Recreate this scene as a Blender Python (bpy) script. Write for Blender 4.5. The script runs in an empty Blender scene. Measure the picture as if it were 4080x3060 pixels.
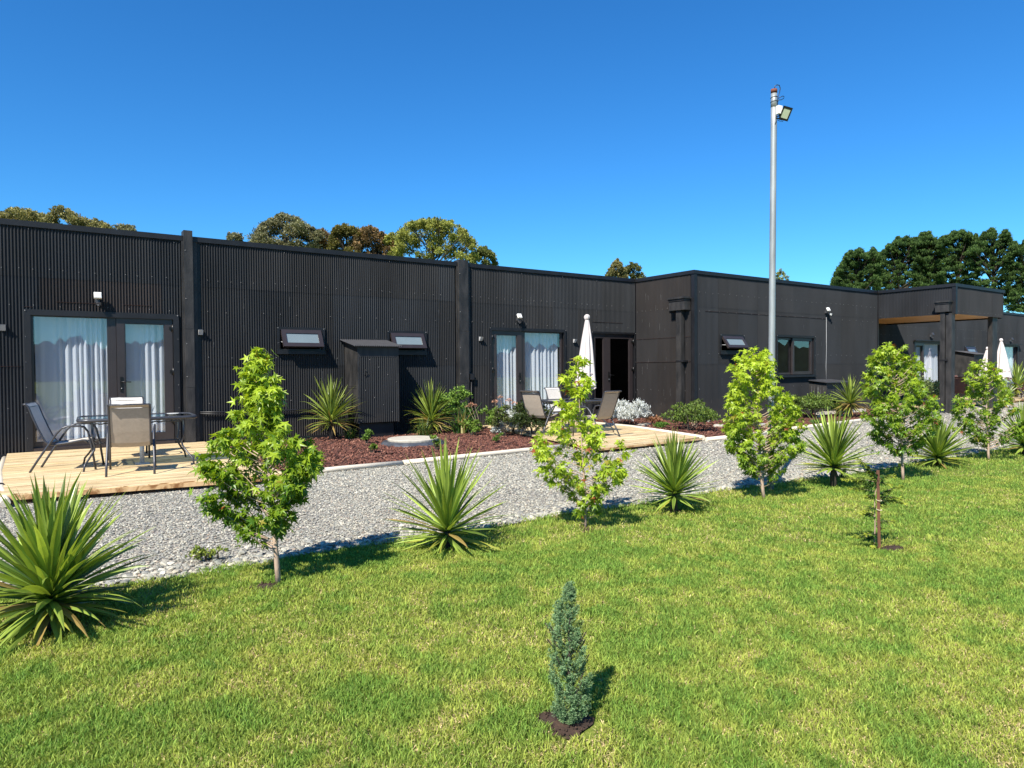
import bpy, math, random
import numpy as np
from mathutils import Vector, Matrix
random.seed(7); RNG=np.random.default_rng(11)
S=bpy.context.scene
COL=S.collection
rad=math.radians
# ------------------------------------------------------------------ camera
FPX,YAW,PIT,ROL,HC=2749.8,.6059,-.0209,-.0071,1.281
F_=Vector((math.sin(YAW)*math.cos(PIT),math.cos(YAW)*math.cos(PIT),math.sin(PIT)))
R0=Vector((math.cos(YAW),-math.sin(YAW),0)); U0=R0.cross(F_)
R_=R0*math.cos(ROL)+U0*math.sin(ROL); U_=U0*math.cos(ROL)-R0*math.sin(ROL)
cam=bpy.data.cameras.new('camera'); camo=bpy.data.objects.new('camera',cam); COL.objects.link(camo)
cam.sensor_width=36; cam.lens=FPX/4080*36; cam.clip_end=2000; cam.clip_start=.05
m=Matrix((R_,U_,-F_)).transposed().to_4x4(); m.translation=Vector((0,0,HC)); camo.matrix_world=m
S.camera=camo
# ------------------------------------------------------------------ world, sun, exposure
SUNH,SUNE=60.5,45.5
w=bpy.data.worlds.new('World'); S.world=w; w.use_nodes=True
nt=w.node_tree; nt.nodes.clear()
sky=nt.nodes.new('ShaderNodeTexSky'); sky.sky_type='NISHITA'; sky.sun_disc=False
sky.sun_elevation=rad(SUNE); sky.sun_rotation=rad(180+SUNH); sky.air_density=1.0; sky.dust_density=.0; sky.ozone_density=4.5; sky.altitude=200
hs=nt.nodes.new('ShaderNodeHueSaturation'); hs.inputs['Saturation'].default_value=1.2; hs.inputs['Value'].default_value=1.0
bg=nt.nodes.new('ShaderNodeBackground'); bg.inputs['Strength'].default_value=.092
ow=nt.nodes.new('ShaderNodeOutputWorld')
nt.links.new(sky.outputs[0],hs.inputs['Color']); tn_=nt.nodes.new('ShaderNodeMix'); tn_.data_type='RGBA'; tn_.blend_type='MULTIPLY'; tn_.inputs[0].default_value=1; tn_.inputs[7].default_value=(.42,.83,1.03,1); nt.links.new(hs.outputs[0],tn_.inputs[6]); nt.links.new(tn_.outputs[2],bg.inputs[0]); nt.links.new(bg.outputs[0],ow.inputs[0])
sl=bpy.data.lights.new('sun','SUN'); sl.energy=4.6; sl.angle=rad(.5); sl.color=(1,.95,.86)
so=bpy.data.objects.new('sun',sl); COL.objects.link(so)
ld=Vector((math.sin(rad(SUNH))*math.cos(rad(SUNE)),math.cos(rad(SUNH))*math.cos(rad(SUNE)),-math.sin(rad(SUNE))))
so.rotation_euler=ld.to_track_quat('-Z','Y').to_euler(); so.location=(-20,-20,30)
S.view_settings.view_transform='Standard'; S.view_settings.look='None'; S.view_settings.exposure=.95; S.view_settings.gamma=1
S.render.resolution_x=1024; S.render.resolution_y=768
try: S.cycles.max_bounces=8; S.cycles.transparent_max_bounces=16
except Exception: pass
# ------------------------------------------------------------------ materials
def _mat(name):
    m=bpy.data.materials.new(name); m.use_nodes=True; t=m.node_tree; t.nodes.clear()
    o=t.nodes.new('ShaderNodeOutputMaterial'); return m,t,o
def mat(name,col,rough=.6,metal=0,var=.15,vscale=8,bump=0,bscale=60,attr=False,stretch=(1,1,1),spec=.5,hi=None,detail=4):
    m,t,o=_mat(name); N=t.nodes.new; L=t.links.new
    p=N('ShaderNodeBsdfPrincipled'); p.inputs['Roughness'].default_value=rough; p.inputs['Metallic'].default_value=metal
    p.inputs['Specular IOR Level'].default_value=spec
    tc=N('ShaderNodeTexCoord'); mp=N('ShaderNodeMapping'); mp.inputs['Scale'].default_value=stretch
    L(tc.outputs['Object'],mp.inputs[0])
    n=N('ShaderNodeTexNoise'); n.inputs['Scale'].default_value=vscale; n.inputs['Detail'].default_value=detail; L(mp.outputs[0],n.inputs['Vector'])
    cr=N('ShaderNodeValToRGB'); cr.color_ramp.elements[0].position=.3; cr.color_ramp.elements[1].position=.7
    a=[max(0,c*(1-var)) for c in col]; b=list(hi) if hi else [c*(1+var) for c in col]
    cr.color_ramp.elements[0].color=(*a,1); cr.color_ramp.elements[1].color=(*b,1)
    L(n.outputs['Fac'],cr.inputs[0]); src=cr.outputs[0]
    if attr:
        at=N('ShaderNodeAttribute'); at.attribute_name='Col'
        mx=N('ShaderNodeMix'); mx.data_type='RGBA'; mx.blend_type='MULTIPLY'; mx.inputs[0].default_value=1
        L(src,mx.inputs[6]); L(at.outputs['Color'],mx.inputs[7]); src=mx.outputs[2]
    L(src,p.inputs['Base Color'])
    if bump:
        bn=N('ShaderNodeTexNoise'); bn.inputs['Scale'].default_value=bscale; bn.inputs['Detail'].default_value=5; L(mp.outputs[0],bn.inputs['Vector'])
        bp=N('ShaderNodeBump'); bp.inputs['Strength'].default_value=bump; bp.inputs['Distance'].default_value=.01
        L(bn.outputs['Fac'],bp.inputs['Height']); L(bp.outputs[0],p.inputs['Normal'])
    L(p.outputs[0],o.inputs[0]); return m
def leafmat(name,trans=.35,rough=.45,spec=.4,tint=(1,1,1),tc=(1.15,1.1,.6)):
    m,t,o=_mat(name); N=t.nodes.new; L=t.links.new
    at=N('ShaderNodeAttribute'); at.attribute_name='Col'
    g=N('ShaderNodeMix'); g.data_type='RGBA'; g.blend_type='MULTIPLY'; g.inputs[0].default_value=1; g.inputs[7].default_value=(*tint,1); L(at.outputs['Color'],g.inputs[6])
    p=N('ShaderNodeBsdfPrincipled'); p.inputs['Roughness'].default_value=rough; p.inputs['Specular IOR Level'].default_value=spec; L(g.outputs[2],p.inputs['Base Color'])
    h=N('ShaderNodeMix'); h.data_type='RGBA'; h.blend_type='MULTIPLY'; h.inputs[0].default_value=1; h.inputs[7].default_value=(*tc,1); L(g.outputs[2],h.inputs[6])
    tr=N('ShaderNodeBsdfTranslucent'); L(h.outputs[2],tr.inputs[0])
    mx=N('ShaderNodeMixShader'); mx.inputs[0].default_value=trans; L(p.outputs[0],mx.inputs[1]); L(tr.outputs[0],mx.inputs[2]); L(mx.outputs[0],o.inputs[0]); return m
def glassmat(name,tint=(.8,.84,.84),rough=.0,ior=1.5,refl=1.0):
    m,t,o=_mat(name); N=t.nodes.new; L=t.links.new
    tr=N('ShaderNodeBsdfTransparent'); tr.inputs[0].default_value=(*tint,1)
    gl=N('ShaderNodeBsdfGlossy'); gl.inputs['Roughness'].default_value=rough; gl.inputs[0].default_value=(refl,refl,refl,1)
    fr=N('ShaderNodeFresnel'); fr.inputs[0].default_value=ior; ge=N('ShaderNodeNewGeometry'); iv=N('ShaderNodeMath'); iv.operation='SUBTRACT'; iv.inputs[0].default_value=1; L(ge.outputs['Backfacing'],iv.inputs[1])
    ml=N('ShaderNodeMath'); ml.operation='MULTIPLY'; L(fr.outputs[0],ml.inputs[0]); L(iv.outputs[0],ml.inputs[1])
    mx=N('ShaderNodeMixShader'); L(ml.outputs[0],mx.inputs[0]); L(tr.outputs[0],mx.inputs[1]); L(gl.outputs[0],mx.inputs[2]); L(mx.outputs[0],o.inputs[0]); return m
M={}
M['sheet']=mat('black_corrugated_sheet',(.0170,.0178,.0195),.55,0,.28,2.2,.15,40,attr=True,stretch=(1,1,.25),spec=.3)
_t=M['sheet'].node_tree; _p=[n for n in _t.nodes if n.type=='BSDF_PRINCIPLED'][0]; _src=_p.inputs['Base Color'].links[0].from_socket
_tc=_t.nodes.new('ShaderNodeTexCoord'); _sx=_t.nodes.new('ShaderNodeSeparateXYZ'); _t.links.new(_tc.outputs['Object'],_sx.inputs[0])
_n=_t.nodes.new('ShaderNodeTexNoise'); _n.inputs['Scale'].default_value=3.5; _n.inputs['Detail'].default_value=6; _t.links.new(_tc.outputs['Object'],_n.inputs['Vector'])
_a=_t.nodes.new('ShaderNodeMath'); _a.operation='MULTIPLY_ADD'; _a.inputs[1].default_value=.9; _t.links.new(_n.outputs['Fac'],_a.inputs[0]); _t.links.new(_sx.outputs['Z'],_a.inputs[2])
_m=_t.nodes.new('ShaderNodeMapRange'); _m.inputs[1].default_value=.42; _m.inputs[2].default_value=.95; _m.inputs[3].default_value=.55; _m.inputs[4].default_value=0; _t.links.new(_a.outputs[0],_m.inputs[0])
_x=_t.nodes.new('ShaderNodeMix'); _x.data_type='RGBA'; _x.inputs[7].default_value=(.045,.036,.029,1); _t.links.new(_m.outputs[0],_x.inputs[0]); _t.links.new(_src,_x.inputs[6]); _t.links.new(_x.outputs[2],_p.inputs['Base Color'])
M['black']=mat('black_painted_board',(.0085,.0085,.010),.5,0,.3,5,.12,50,spec=.45)
M['post']=mat('weathered_black_post',(.017,.0165,.0165),.6,0,.5,9,.3,45,stretch=(1,1,.35),hi=(.036,.033,.031))
M['rustseam']=mat('rusty_lap_edge',(.055,.024,.017),.8,0,.5,4,attr=False)
M['paleseam']=mat('chalky_scratch',(.14,.14,.14),.8,0,.7,14)
M['upvc']=mat('dark_brown_window_profile',(.033,.026,.026),.33,0,.08,6,spec=.5)
M['screw']=mat('zinc_screw_heads',(.30,.30,.30),.4,.3,.2,10)
M['glass']=glassmat('window_glass',(.94,.96,.98),0,2.2,1)
M['darkglass']=glassmat('dark_screened_glass',(.25,.25,.26),.02,1.5,.8)
M['frost']=mat('frosted_glass',(.16,.20,.21),.18,0,.04,3,spec=.8)
M['metal']=mat('black_iron',(.012,.012,.012),.35,.4,.1,20)
M['curtain']=leafmat('white_voile',.42,.8,.2,(1,1,1),(1,1,1))
M['interior']=mat('interior_plaster',(.05,.047,.043),.8)
M['white']=mat('white_plastic',(.78,.77,.72),.4,0,.04,10)
M['ltgrey']=mat('grey_plastic',(.42,.42,.42),.45,0,.08,10)
M['grey']=mat('dark_grey_metal',(.06,.06,.065),.45,.2,.2,12)
M['soffit']=mat('varnished_plywood_soffit',(.60,.31,.10),.55,0,.2,3,stretch=(.4,3,1))
M['dirt']=mat('bare_brown_soil',(.050,.028,.017),.95,0,.5,22,.8,90)
M['galv']=mat('galvanised_steel',(.30,.315,.31),.5,.35,.22,9,.1,30,stretch=(1,1,.3))
M['rust']=mat('rusted_cap',(.16,.045,.022),.8,0,.35,30)
M['lens']=mat('floodlight_lens',(.34,.38,.26),.15,0,.1,8,spec=.8)
M['sling']=mat('taupe_sling_mesh',(.36,.30,.235),.75,0,.07,30,.1,400)
M['sling_lit']=mat('sunlit_sling_mesh',(.62,.57,.50),.75,0,.07,30,.1,400)  # lit copy of the taupe sling, sunshine put into its colour
M['brownsling']=mat('brown_sling_mesh',(.16,.075,.055),.75,0,.07,30,.1,300)
M['tube']=mat('charcoal_powder_coated_tube',(.055,.057,.065),.35,.3,.1,30)
M['browntube']=mat('brown_powder_coated_tube',(.045,.025,.02),.4,.2,.1,30)
M['tabglass']=glassmat('table_glass',(.42,.48,.49),.03,2.6,1)
M['canvas']=mat('off_white_canvas',(.56,.50,.47),.85,0,.05,6)
M['edgelog']=mat('pale_round_edging_timber',(.62,.55,.43),.8,0,.14,7,.3,60,stretch=(.3,.3,1))
M['concrete']=mat('pale_concrete',(.46,.42,.34),.85,0,.15,12,.3,50)
M['liner']=mat('grey_plastic_liner',(.055,.06,.07),.4,0,.35,14,.5,20)
M['bark']=mat('young_pinkish_bark',(.40,.29,.21),.85,0,.28,25,.5,80,stretch=(1,1,.3))
M['darkbark']=mat('grey_brown_bark',(.055,.042,.03),.9,0,.3,6,.5,20)
M['stakewood']=mat('red_brown_stake_wood',(.125,.048,.022),.7,0,.4,10,.3,50,stretch=(2,2,.3))
M['string']=mat('pale_string',(.6,.55,.35),.8)
M['maple']=leafmat('sweetgum_leaves',.42,.38,.45,(1,1,1),(1.25,1.15,.45))
M['sword']=leafmat('cordyline_blades',.30,.35,.5,(1,1,1),(1.2,1.1,.5))
M['foliage']=leafmat('small_shrub_leaves',.25,.5,.3)
M['far']=leafmat('distant_foliage',.28,.65,.15)
M['grassm']=leafmat('turf_blades',.34,.6,.22)
M['bluefol']=leafmat('blue_green_needles',.15,.6,.2)
M['stone']=mat('river_pebbles',(1,1,1),.75,0,.10,60,attr=True)
M['chip']=mat('bark_chips',(1,1,1),.85,0,.25,40,attr=True)
M['cord']=mat('black_cable',(.012,.012,.014),.4)
# decking
def deckmat():
    m,t,o=_mat('pine_decking'); N=t.nodes.new; L=t.links.new
    p=N('ShaderNodeBsdfPrincipled'); p.inputs['Roughness'].default_value=.6; p.inputs['Specular IOR Level'].default_value=.3
    tc=N('ShaderNodeTexCoord'); mp=N('ShaderNodeMapping'); mp.inputs['Scale'].default_value=(.35,11,1); L(tc.outputs['Object'],mp.inputs[0])
    n=N('ShaderNodeTexNoise'); n.inputs['Scale'].default_value=6; n.inputs['Detail'].default_value=8; n.inputs['Distortion'].default_value=.9; L(mp.outputs[0],n.inputs['Vector'])
    cr=N('ShaderNodeValToRGB'); e=cr.color_ramp.elements; e[0].position=.37; e[0].color=(.30,.165,.065,1); e[1].position=.49; e[1].color=(.70,.54,.30,1)
    x=e.new(.62); x.color=(.76,.61,.37,1); L(n.outputs['Fac'],cr.inputs[0])
    at=N('ShaderNodeAttribute'); at.attribute_name='Col'
    mx=N('ShaderNodeMix'); mx.data_type='RGBA'; mx.blend_type='MULTIPLY'; mx.inputs[0].default_value=1; L(cr.outputs[0],mx.inputs[6]); L(at.outputs['Color'],mx.inputs[7])
    L(mx.outputs[2],p.inputs['Base Color'])
    bp=N('ShaderNodeBump'); bp.inputs['Strength'].default_value=.4; bp.inputs['Distance'].default_value=.004; L(n.outputs['Fac'],bp.inputs['Height']); L(bp.outputs[0],p.inputs['Normal'])
    L(p.outputs[0],o.inputs[0]); return m
M['deck']=deckmat()
def groundmat(name,cols,scale,rough=.9,bump=.6,vor=False,dist=.02,large=None):
    m,t,o=_mat(name); N=t.nodes.new; L=t.links.new
    p=N('ShaderNodeBsdfPrincipled'); p.inputs['Roughness'].default_value=rough; p.inputs['Specular IOR Level'].default_value=.25
    tc=N('ShaderNodeTexCoord')
    if vor:
        n=N('ShaderNodeTexVoronoi'); n.inputs['Scale'].default_value=scale; L(tc.outputs['Object'],n.inputs['Vector'])
        sp=N('ShaderNodeSeparateColor'); L(n.outputs['Color'],sp.inputs[0]); fac=sp.outputs[0]; h=n.outputs['Distance']
    else:
        n=N('ShaderNodeTexNoise'); n.inputs['Scale'].default_value=scale; n.inputs['Detail'].default_value=8; n.inputs['Roughness'].default_value=.65; L(tc.outputs['Object'],n.inputs['Vector']); fac=n.outputs['Fac']; h=fac
    cr=N('ShaderNodeValToRGB'); e=cr.color_ramp.elements
    lo,hi_=(0.,1.) if vor else (.3,.7)
    while len(e)<len(cols): e.new(.5)
    for i,c in enumerate(cols): e[i].position=lo+(hi_-lo)*i/(len(cols)-1); e[i].color=(*c,1)
    L(fac,cr.inputs[0]); src=cr.outputs[0]
    n2=N('ShaderNodeTexNoise'); n2.inputs['Scale'].default_value=large or 1.1; n2.inputs['Detail'].default_value=3; L(tc.outputs['Object'],n2.inputs['Vector'])
    c2=N('ShaderNodeValToRGB'); c2.color_ramp.elements[0].position=.35; c2.color_ramp.elements[1].position=.65; c2.color_ramp.elements[0].color=(.8,.8,.8,1); c2.color_ramp.elements[1].color=(1.1,1.08,1.02,1); L(n2.outputs['Fac'],c2.inputs[0])
    mx=N('ShaderNodeMix'); mx.data_type='RGBA'; mx.blend_type='MULTIPLY'; mx.inputs[0].default_value=1; L(src,mx.inputs[6]); L(c2.outputs[0],mx.inputs[7])
    L(mx.outputs[2],p.inputs['Base Color'])
    bp=N('ShaderNodeBump'); bp.inputs['Strength'].default_value=bump; bp.inputs['Distance'].default_value=dist; bp.invert=vor; L(h,bp.inputs['Height']); L(bp.outputs[0],p.inputs['Normal'])
    L(p.outputs[0],o.inputs[0]); return m
M['gravelbase']=groundmat('grey_gravel',[(.14,.13,.12),(.34,.31,.27),(.24,.22,.20),(.46,.42,.36),(.36,.33,.29),(.20,.19,.17)],48,.85,.9,True,.012)
M['lawnbase']=groundmat('lawn_turf',[(.08,.12,.018),(.16,.21,.03),(.26,.26,.07)],60,.95,.6)
M['mulchbase']=groundmat('bark_mulch',[(.018,.009,.007),(.06,.024,.016),(.10,.045,.03)],55,.95,.9)
# ------------------------------------------------------------------ mesh helpers
WL={}
def tag(o,label=None,cat=None,group=None,kind=None):
    if label: o['label']=label
    if cat: o['category']=cat
    if group: o['group']=group
    if kind: o['kind']=kind
    return o
def empty(name,loc,label,cat,group=None,rz=0):
    o=bpy.data.objects.new(name,None); o.empty_display_size=.1; COL.objects.link(o); o.location=loc; o.rotation_euler=(0,0,rz); WL[o.name]=Vector(loc); return tag(o,label,cat,group)
def link(name,me,parent,world=True,loc=None):
    o=bpy.data.objects.new(name,me); COL.objects.link(o)
    if parent is not None:
        o.parent=parent; WL[o.name]=WL[parent.name].copy()
    else: WL[o.name]=Vector((0,0,0))
    return o
class MB:
    def __init__(s): s.v=[]; s.f=[]; s.m=[]; s.c=[]; s.sm=[]; s.mi=0; s.col=(1,1,1); s.smooth=False
    def face(s,idx): s.f.append(tuple(idx)); s.m.append(s.mi); s.c.append(s.col); s.sm.append(s.smooth)
    def add(s,vs,fs):
        b=len(s.v); s.v.extend([tuple(v) for v in vs])
        for f in fs: s.face([b+i for i in f])
        return s
    def box(s,x0,x1,y0,y1,z0,z1,T=None,bev=0):
        vs=[Vector((x,y,z)) for z in (z0,z1) for y in (y0,y1) for x in (x0,x1)]
        if T: vs=[T@v for v in vs]
        return s.add(vs,[(0,2,3,1),(4,5,7,6),(0,1,5,4),(2,6,7,3),(0,4,6,2),(1,3,7,5)])
    def quad(s,a,b,c,d): return s.add([a,b,c,d],[(0,1,2,3)])
    def tube(s,pts,r,n=8,cap=True,T=None):
        pts=[Vector(p) for p in pts]
        if T: pts=[T@p for p in pts]
        k=len(pts); rs=r if isinstance(r,(list,tuple)) else [r]*k
        b=len(s.v); up=None
        for i,p in enumerate(pts):
            d=(pts[min(i+1,k-1)]-pts[max(i-1,0)])
            if d.length<1e-9: d=Vector((0,0,1))
            d.normalize()
            if up is None:
                up=Vector((0,0,1)) if abs(d.z)<.9 else Vector((1,0,0))
            a=d.cross(up)
            if a.length<1e-4: a=d.cross(Vector((.3,1,.2)))
            a.normalize(); c=a.cross(d); up=c
            for j in range(n):
                t=2*math.pi*j/n; q=p+(a*math.cos(t)+c*math.sin(t))*rs[i]; s.v.append(tuple(q))
        o=s.smooth; s.smooth=True
        for i in range(k-1):
            for j in range(n):
                j2=(j+1)%n; s.face((b+i*n+j,b+i*n+j2,b+(i+1)*n+j2,b+(i+1)*n+j))
        s.smooth=False
        if cap:
            s.face([b+j for j in range(n)][::-1]); s.face([b+(k-1)*n+j for j in range(n)])
        s.smooth=o; return s
    def lathe(s,prof,cx,cy,n=24,fn=None):
        b=len(s.v); k=len(prof)
        for r,z in prof:
            for j in range(n):
                t=2*math.pi*j/n; rr=r*(fn(t,z) if fn else 1); s.v.append((cx+rr*math.cos(t),cy+rr*math.sin(t),z))
        for i in range(k-1):
            for j in range(n):
                j2=(j+1)%n; s.face((b+i*n+j,b+i*n+j2,b+(i+1)*n+j2,b+(i+1)*n+j))
        s.face([b+(k-1)*n+j for j in range(n)]); s.face([b+j for j in range(n)][::-1]); return s
    def octa(s,p,r,T=None):
        p=Vector(p); vs=[p+Vector(d)*r for d in ((1,0,0),(-1,0,0),(0,1,0),(0,-1,0),(0,0,1),(0,0,-1))]
        return s.add(vs,[(0,2,4),(2,1,4),(1,3,4),(3,0,4),(2,0,5),(1,2,5),(3,1,5),(0,3,5)])
    def build(s,name,mats,parent=None,local=False):
        if not isinstance(mats,(list,tuple)): mats=[mats]
        off=Vector((0,0,0)) if (local or parent is None) else WL[parent.name]
        me=bpy.data.meshes.new(name)
        me.from_pydata([(v[0]-off.x,v[1]-off.y,v[2]-off.z) for v in s.v],[],s.f)
        for mm in mats: me.materials.append(M[mm])
        me.polygons.foreach_set('material_index',s.m); me.polygons.foreach_set('use_smooth',s.sm)
        at=me.color_attributes.new('Col','FLOAT_COLOR','CORNER')
        ln=np.array([len(f) for f in s.f]); c=np.repeat(np.array([(*q,1) for q in s.c],dtype=np.float32),ln,axis=0); at.data.foreach_set('color',c.ravel())
        me.update(); return link(name,me,parent)
def npmesh(name,V,Fq,C,matname,parent=None,smooth=False,local=False):
    """V (n,3), Fq (m,k) int, C (n,3) per-vertex colour"""
    V=np.asarray(V,dtype=np.float32).copy(); Fq=np.asarray(Fq,dtype=np.int32); k=Fq.shape[1]
    if parent is not None and not local: V-=np.array(WL[parent.name],dtype=np.float32)
    me=bpy.data.meshes.new(name); me.vertices.add(len(V)); me.vertices.foreach_set('co',V.ravel())
    me.loops.add(Fq.size); me.loops.foreach_set('vertex_index',Fq.ravel())
    me.polygons.add(len(Fq)); me.polygons.foreach_set('loop_start',np.arange(0,Fq.size,k,dtype=np.int32))
    me.polygons.foreach_set('use_smooth',np.full(len(Fq),smooth)); me.update(calc_edges=True)
    at=me.color_attributes.new('Col','FLOAT_COLOR','POINT'); at.data.foreach_set('color',np.hstack([C,np.ones((len(V),1))]).astype(np.float32).ravel())
    me.materials.append(M[matname]); return link(name,me,parent)
def sub_copy(root,loc,rz=None,label=None,group=None,scale=None):
    def rec(o,par):
        c=o.copy(); COL.objects.link(c); c.parent=par; WL[c.name]=Vector(loc)
        for ch in list(o.children): rec(ch,c)
        return c
    kids=list(root.children); r=root.copy(); COL.objects.link(r); r.location=loc; WL[r.name]=Vector(loc)
    for ch in kids: rec(ch,r)
    if rz is not None: r.rotation_euler=(0,0,rz)
    if scale: r.scale=(scale,)*3
    if label: r['label']=label
    if group: r['group']=group
    return r
def vnoise(x,y,seed=0):
    r=np.random.default_rng(seed); T=r.random((64,64)); xi=np.floor(x).astype(int); yi=np.floor(y).astype(int); fx=x-xi; fy=y-yi
    fx=fx*fx*(3-2*fx); fy=fy*fy*(3-2*fy); g=lambda a,b:T[a%64,b%64]
    return (g(xi,yi)*(1-fx)+g(xi+1,yi)*fx)*(1-fy)+(g(xi,yi+1)*(1-fx)+g(xi+1,yi+1)*fx)*fy
def fbm(x,y,seed=0): return .5*vnoise(x,y,seed)+.3*vnoise(x*2.1,y*2.1,seed+1)+.2*vnoise(x*4.3,y*4.3,seed+2)
# ------------------------------------------------------------------ ground
def flat(name,poly,z,mm,kind='structure',sub=None):
    b=MB(); b.add([(x,y,z) for x,y in poly],[tuple(range(len(poly)))]); o=b.build(name,mm); tag(o,kind=kind); return o
YF,YB,YR,XI,XO,T=12.64,10.75,12.1,12.59,20.74,3.55
flat('ground',[(-700,-700),(700,-700),(700,700),(-700,700)],-.02,'lawnbase')
LE=[(-12,5.0),(-3,5.05),(-.9,5.0),(-.18,4.93),(.45,4.78),(.87,4.74),(1.5,4.8),(2.28,4.78),(2.9,4.73),(3.78,4.8),(4.7,4.72),(5.2,4.66),(5.81,4.74),(6.5,4.62),(7.1,4.66),(7.62,4.55),(8.6,4.5),(9.6,4.55),(11,4.5),(13.2,4.5),(17,4.5),(30,4.5),(60,4.5)]
lex=np.array([p[0] for p in LE]); ley=np.array([p[1] for p in LE])
def lawn_edge(x): return np.interp(x,lex,ley)
flat('gravel_path',[(x,y-.02) for x,y in LE]+[(60,14),(-12,14)],-.008,'gravelbase')
BED1=[(2.4,8.35),(3.2,8.5),(4.07,8.52),(5.4,8.6),(6.4,8.68),(7.15,8.72),(7.9,12.6),(2.42,12.6)]
BED2=[(9.75,8.12),(10.77,8.06),(11.6,8.18),(12.56,8.33),(15,8.6),(19.79,9.06),(20.4,9.4),(20.7,10.7),(12.6,10.72),(12.57,12.6),(10.3,12.6),(10.2,10.4)]
BED0=[(-3,8.2),(-.42,8.35),(-.42,12.6),(-3,12.6)]
for i,p in enumerate((BED1,BED2,BED0)): flat('mulch_bed',p,.012,'mulchbase')
DK1=(-.34,2.36,8.22,12.6); 
# ------------------------------------------------------------------ lawn grass
def grass():
    N=[]
    def band(t0,t1,n,ext=.58):
        t=np.sqrt(RNG.random(n)*(t1*t1-t0*t0)+t0*t0); s=(RNG.random(n)*2-1)*(2040/FPX)*1.26*t
        return R0.x*s+math.sin(YAW)*t, R0.y*s+math.cos(YAW)*t, t
    xs=[];ys=[];ts=[]
    for a in ((1.5,3.2,210000),(3.2,5,232000),(5,8,222000),(8,13,155000),(13,22,78000)):
        x,y,t=band(*a); xs.append(x);ys.append(y);ts.append(t)
    x=np.concatenate(xs);y=np.concatenate(ys);t=np.concatenate(ts)
    e=lawn_edge(x)+ (vnoise(x*9,y*9,5)-.5)*.16
    k=(y<e)&(np.hypot(x-1.59,y-1.93)>(.085+.06*vnoise(x*30,y*30,6)))&~((np.hypot((x-4.97),(y-2.47)*1.6)<.10))
    for (tx,ty,r) in ((1.12,4.22,.06),(2.45,4.38,.07),(.04,4.2,.10),(4.74,4.28,.08)): k&=(np.hypot(x-tx,y-ty)>r)
    x,y,t=x[k],y[k],t[k]; n=len(x)
    f=fbm(x*1.1,y*1.1,21); g=fbm(x*5,y*5,31); h=RNG.random(n)
    u=x*.945+y*.33+.02*vnoise(x*3,y*3,78); sm=np.abs((u/.42)%1-.5)*2; sm2=np.abs(((x*-.33+y*.945)/1.15+.3)%1-.5)*2; seam=(np.clip((sm-.93)/.07,0,1)+np.clip((sm2-.975)/.025,0,1))*np.clip(vnoise(x*1.7,y*1.7,77)*2.6-1.0,0,1)
    g3=vnoise(x*11,y*11,41); dry=np.clip((f-.5)*1.7+(g-.5)*2.2+(g3-.5)*1.6+seam*1.0+.02*(5-t)+.08,-.5,1.6)
    straw=(h<np.clip(.08+.34*dry,0.02,.66))
    green=np.array([.165,.300,.048]); yel=np.array([.385,.430,.080]); st=np.array([.68,.54,.29]); dk=np.array([.05,.095,.016])
    mixv=np.clip(.45+.55*dry+.5*(RNG.random(n)-.5),0,1)[:,None]
    C=green*(1-mixv)+yel*mixv; C=np.where(straw[:,None],st*(.75+.5*RNG.random((n,1))),C); C*=(.55+.9*RNG.random((n,1)))
    L=(.017+.017*RNG.random(n))*(1+.16*(t/6))*(1-.3*straw); W=.0011+.00032*t
    L=np.minimum(L,.06); L=np.where(y>lawn_edge(x)-.10,L*1.25,L)
    az=RNG.random(n)*6.283; az2=RNG.random(n)*6.283; lean=(.25+.75*RNG.random(n))*L
    lean=np.where(straw,L*1.1,lean); up=np.sqrt(np.maximum(L*L-lean*lean*.6,(.25*L)**2)); up=np.where(straw,L*.45,up)
    dx,dy=np.cos(az)*W,np.sin(az)*W; lx,ly=np.cos(az2)*lean,np.sin(az2)*lean
    V=np.empty((n,5,3)); b=np.stack([x,y,np.full(n,-.012)],1)
    V[:,0]=b+np.stack([-dx,-dy,0*x],1); V[:,1]=b+np.stack([dx,dy,0*x],1)
    mid=b+np.stack([lx*.35,ly*.35,up*.62],1); V[:,2]=mid+np.stack([dx*.9,dy*.9,0*x],1); V[:,3]=mid-np.stack([dx*.9,dy*.9,0*x],1)
    V[:,4]=b+np.stack([lx,ly,up],1)
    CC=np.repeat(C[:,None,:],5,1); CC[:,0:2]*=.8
    i=np.arange(n)[:,None]*5; F=np.concatenate([np.hstack([i,i+1,i+2]),np.hstack([i,i+2,i+3]),np.hstack([i+3,i+2,i+4])])
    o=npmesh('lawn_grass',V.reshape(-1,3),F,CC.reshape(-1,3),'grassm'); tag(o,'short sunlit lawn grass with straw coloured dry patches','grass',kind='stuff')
grass()
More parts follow.
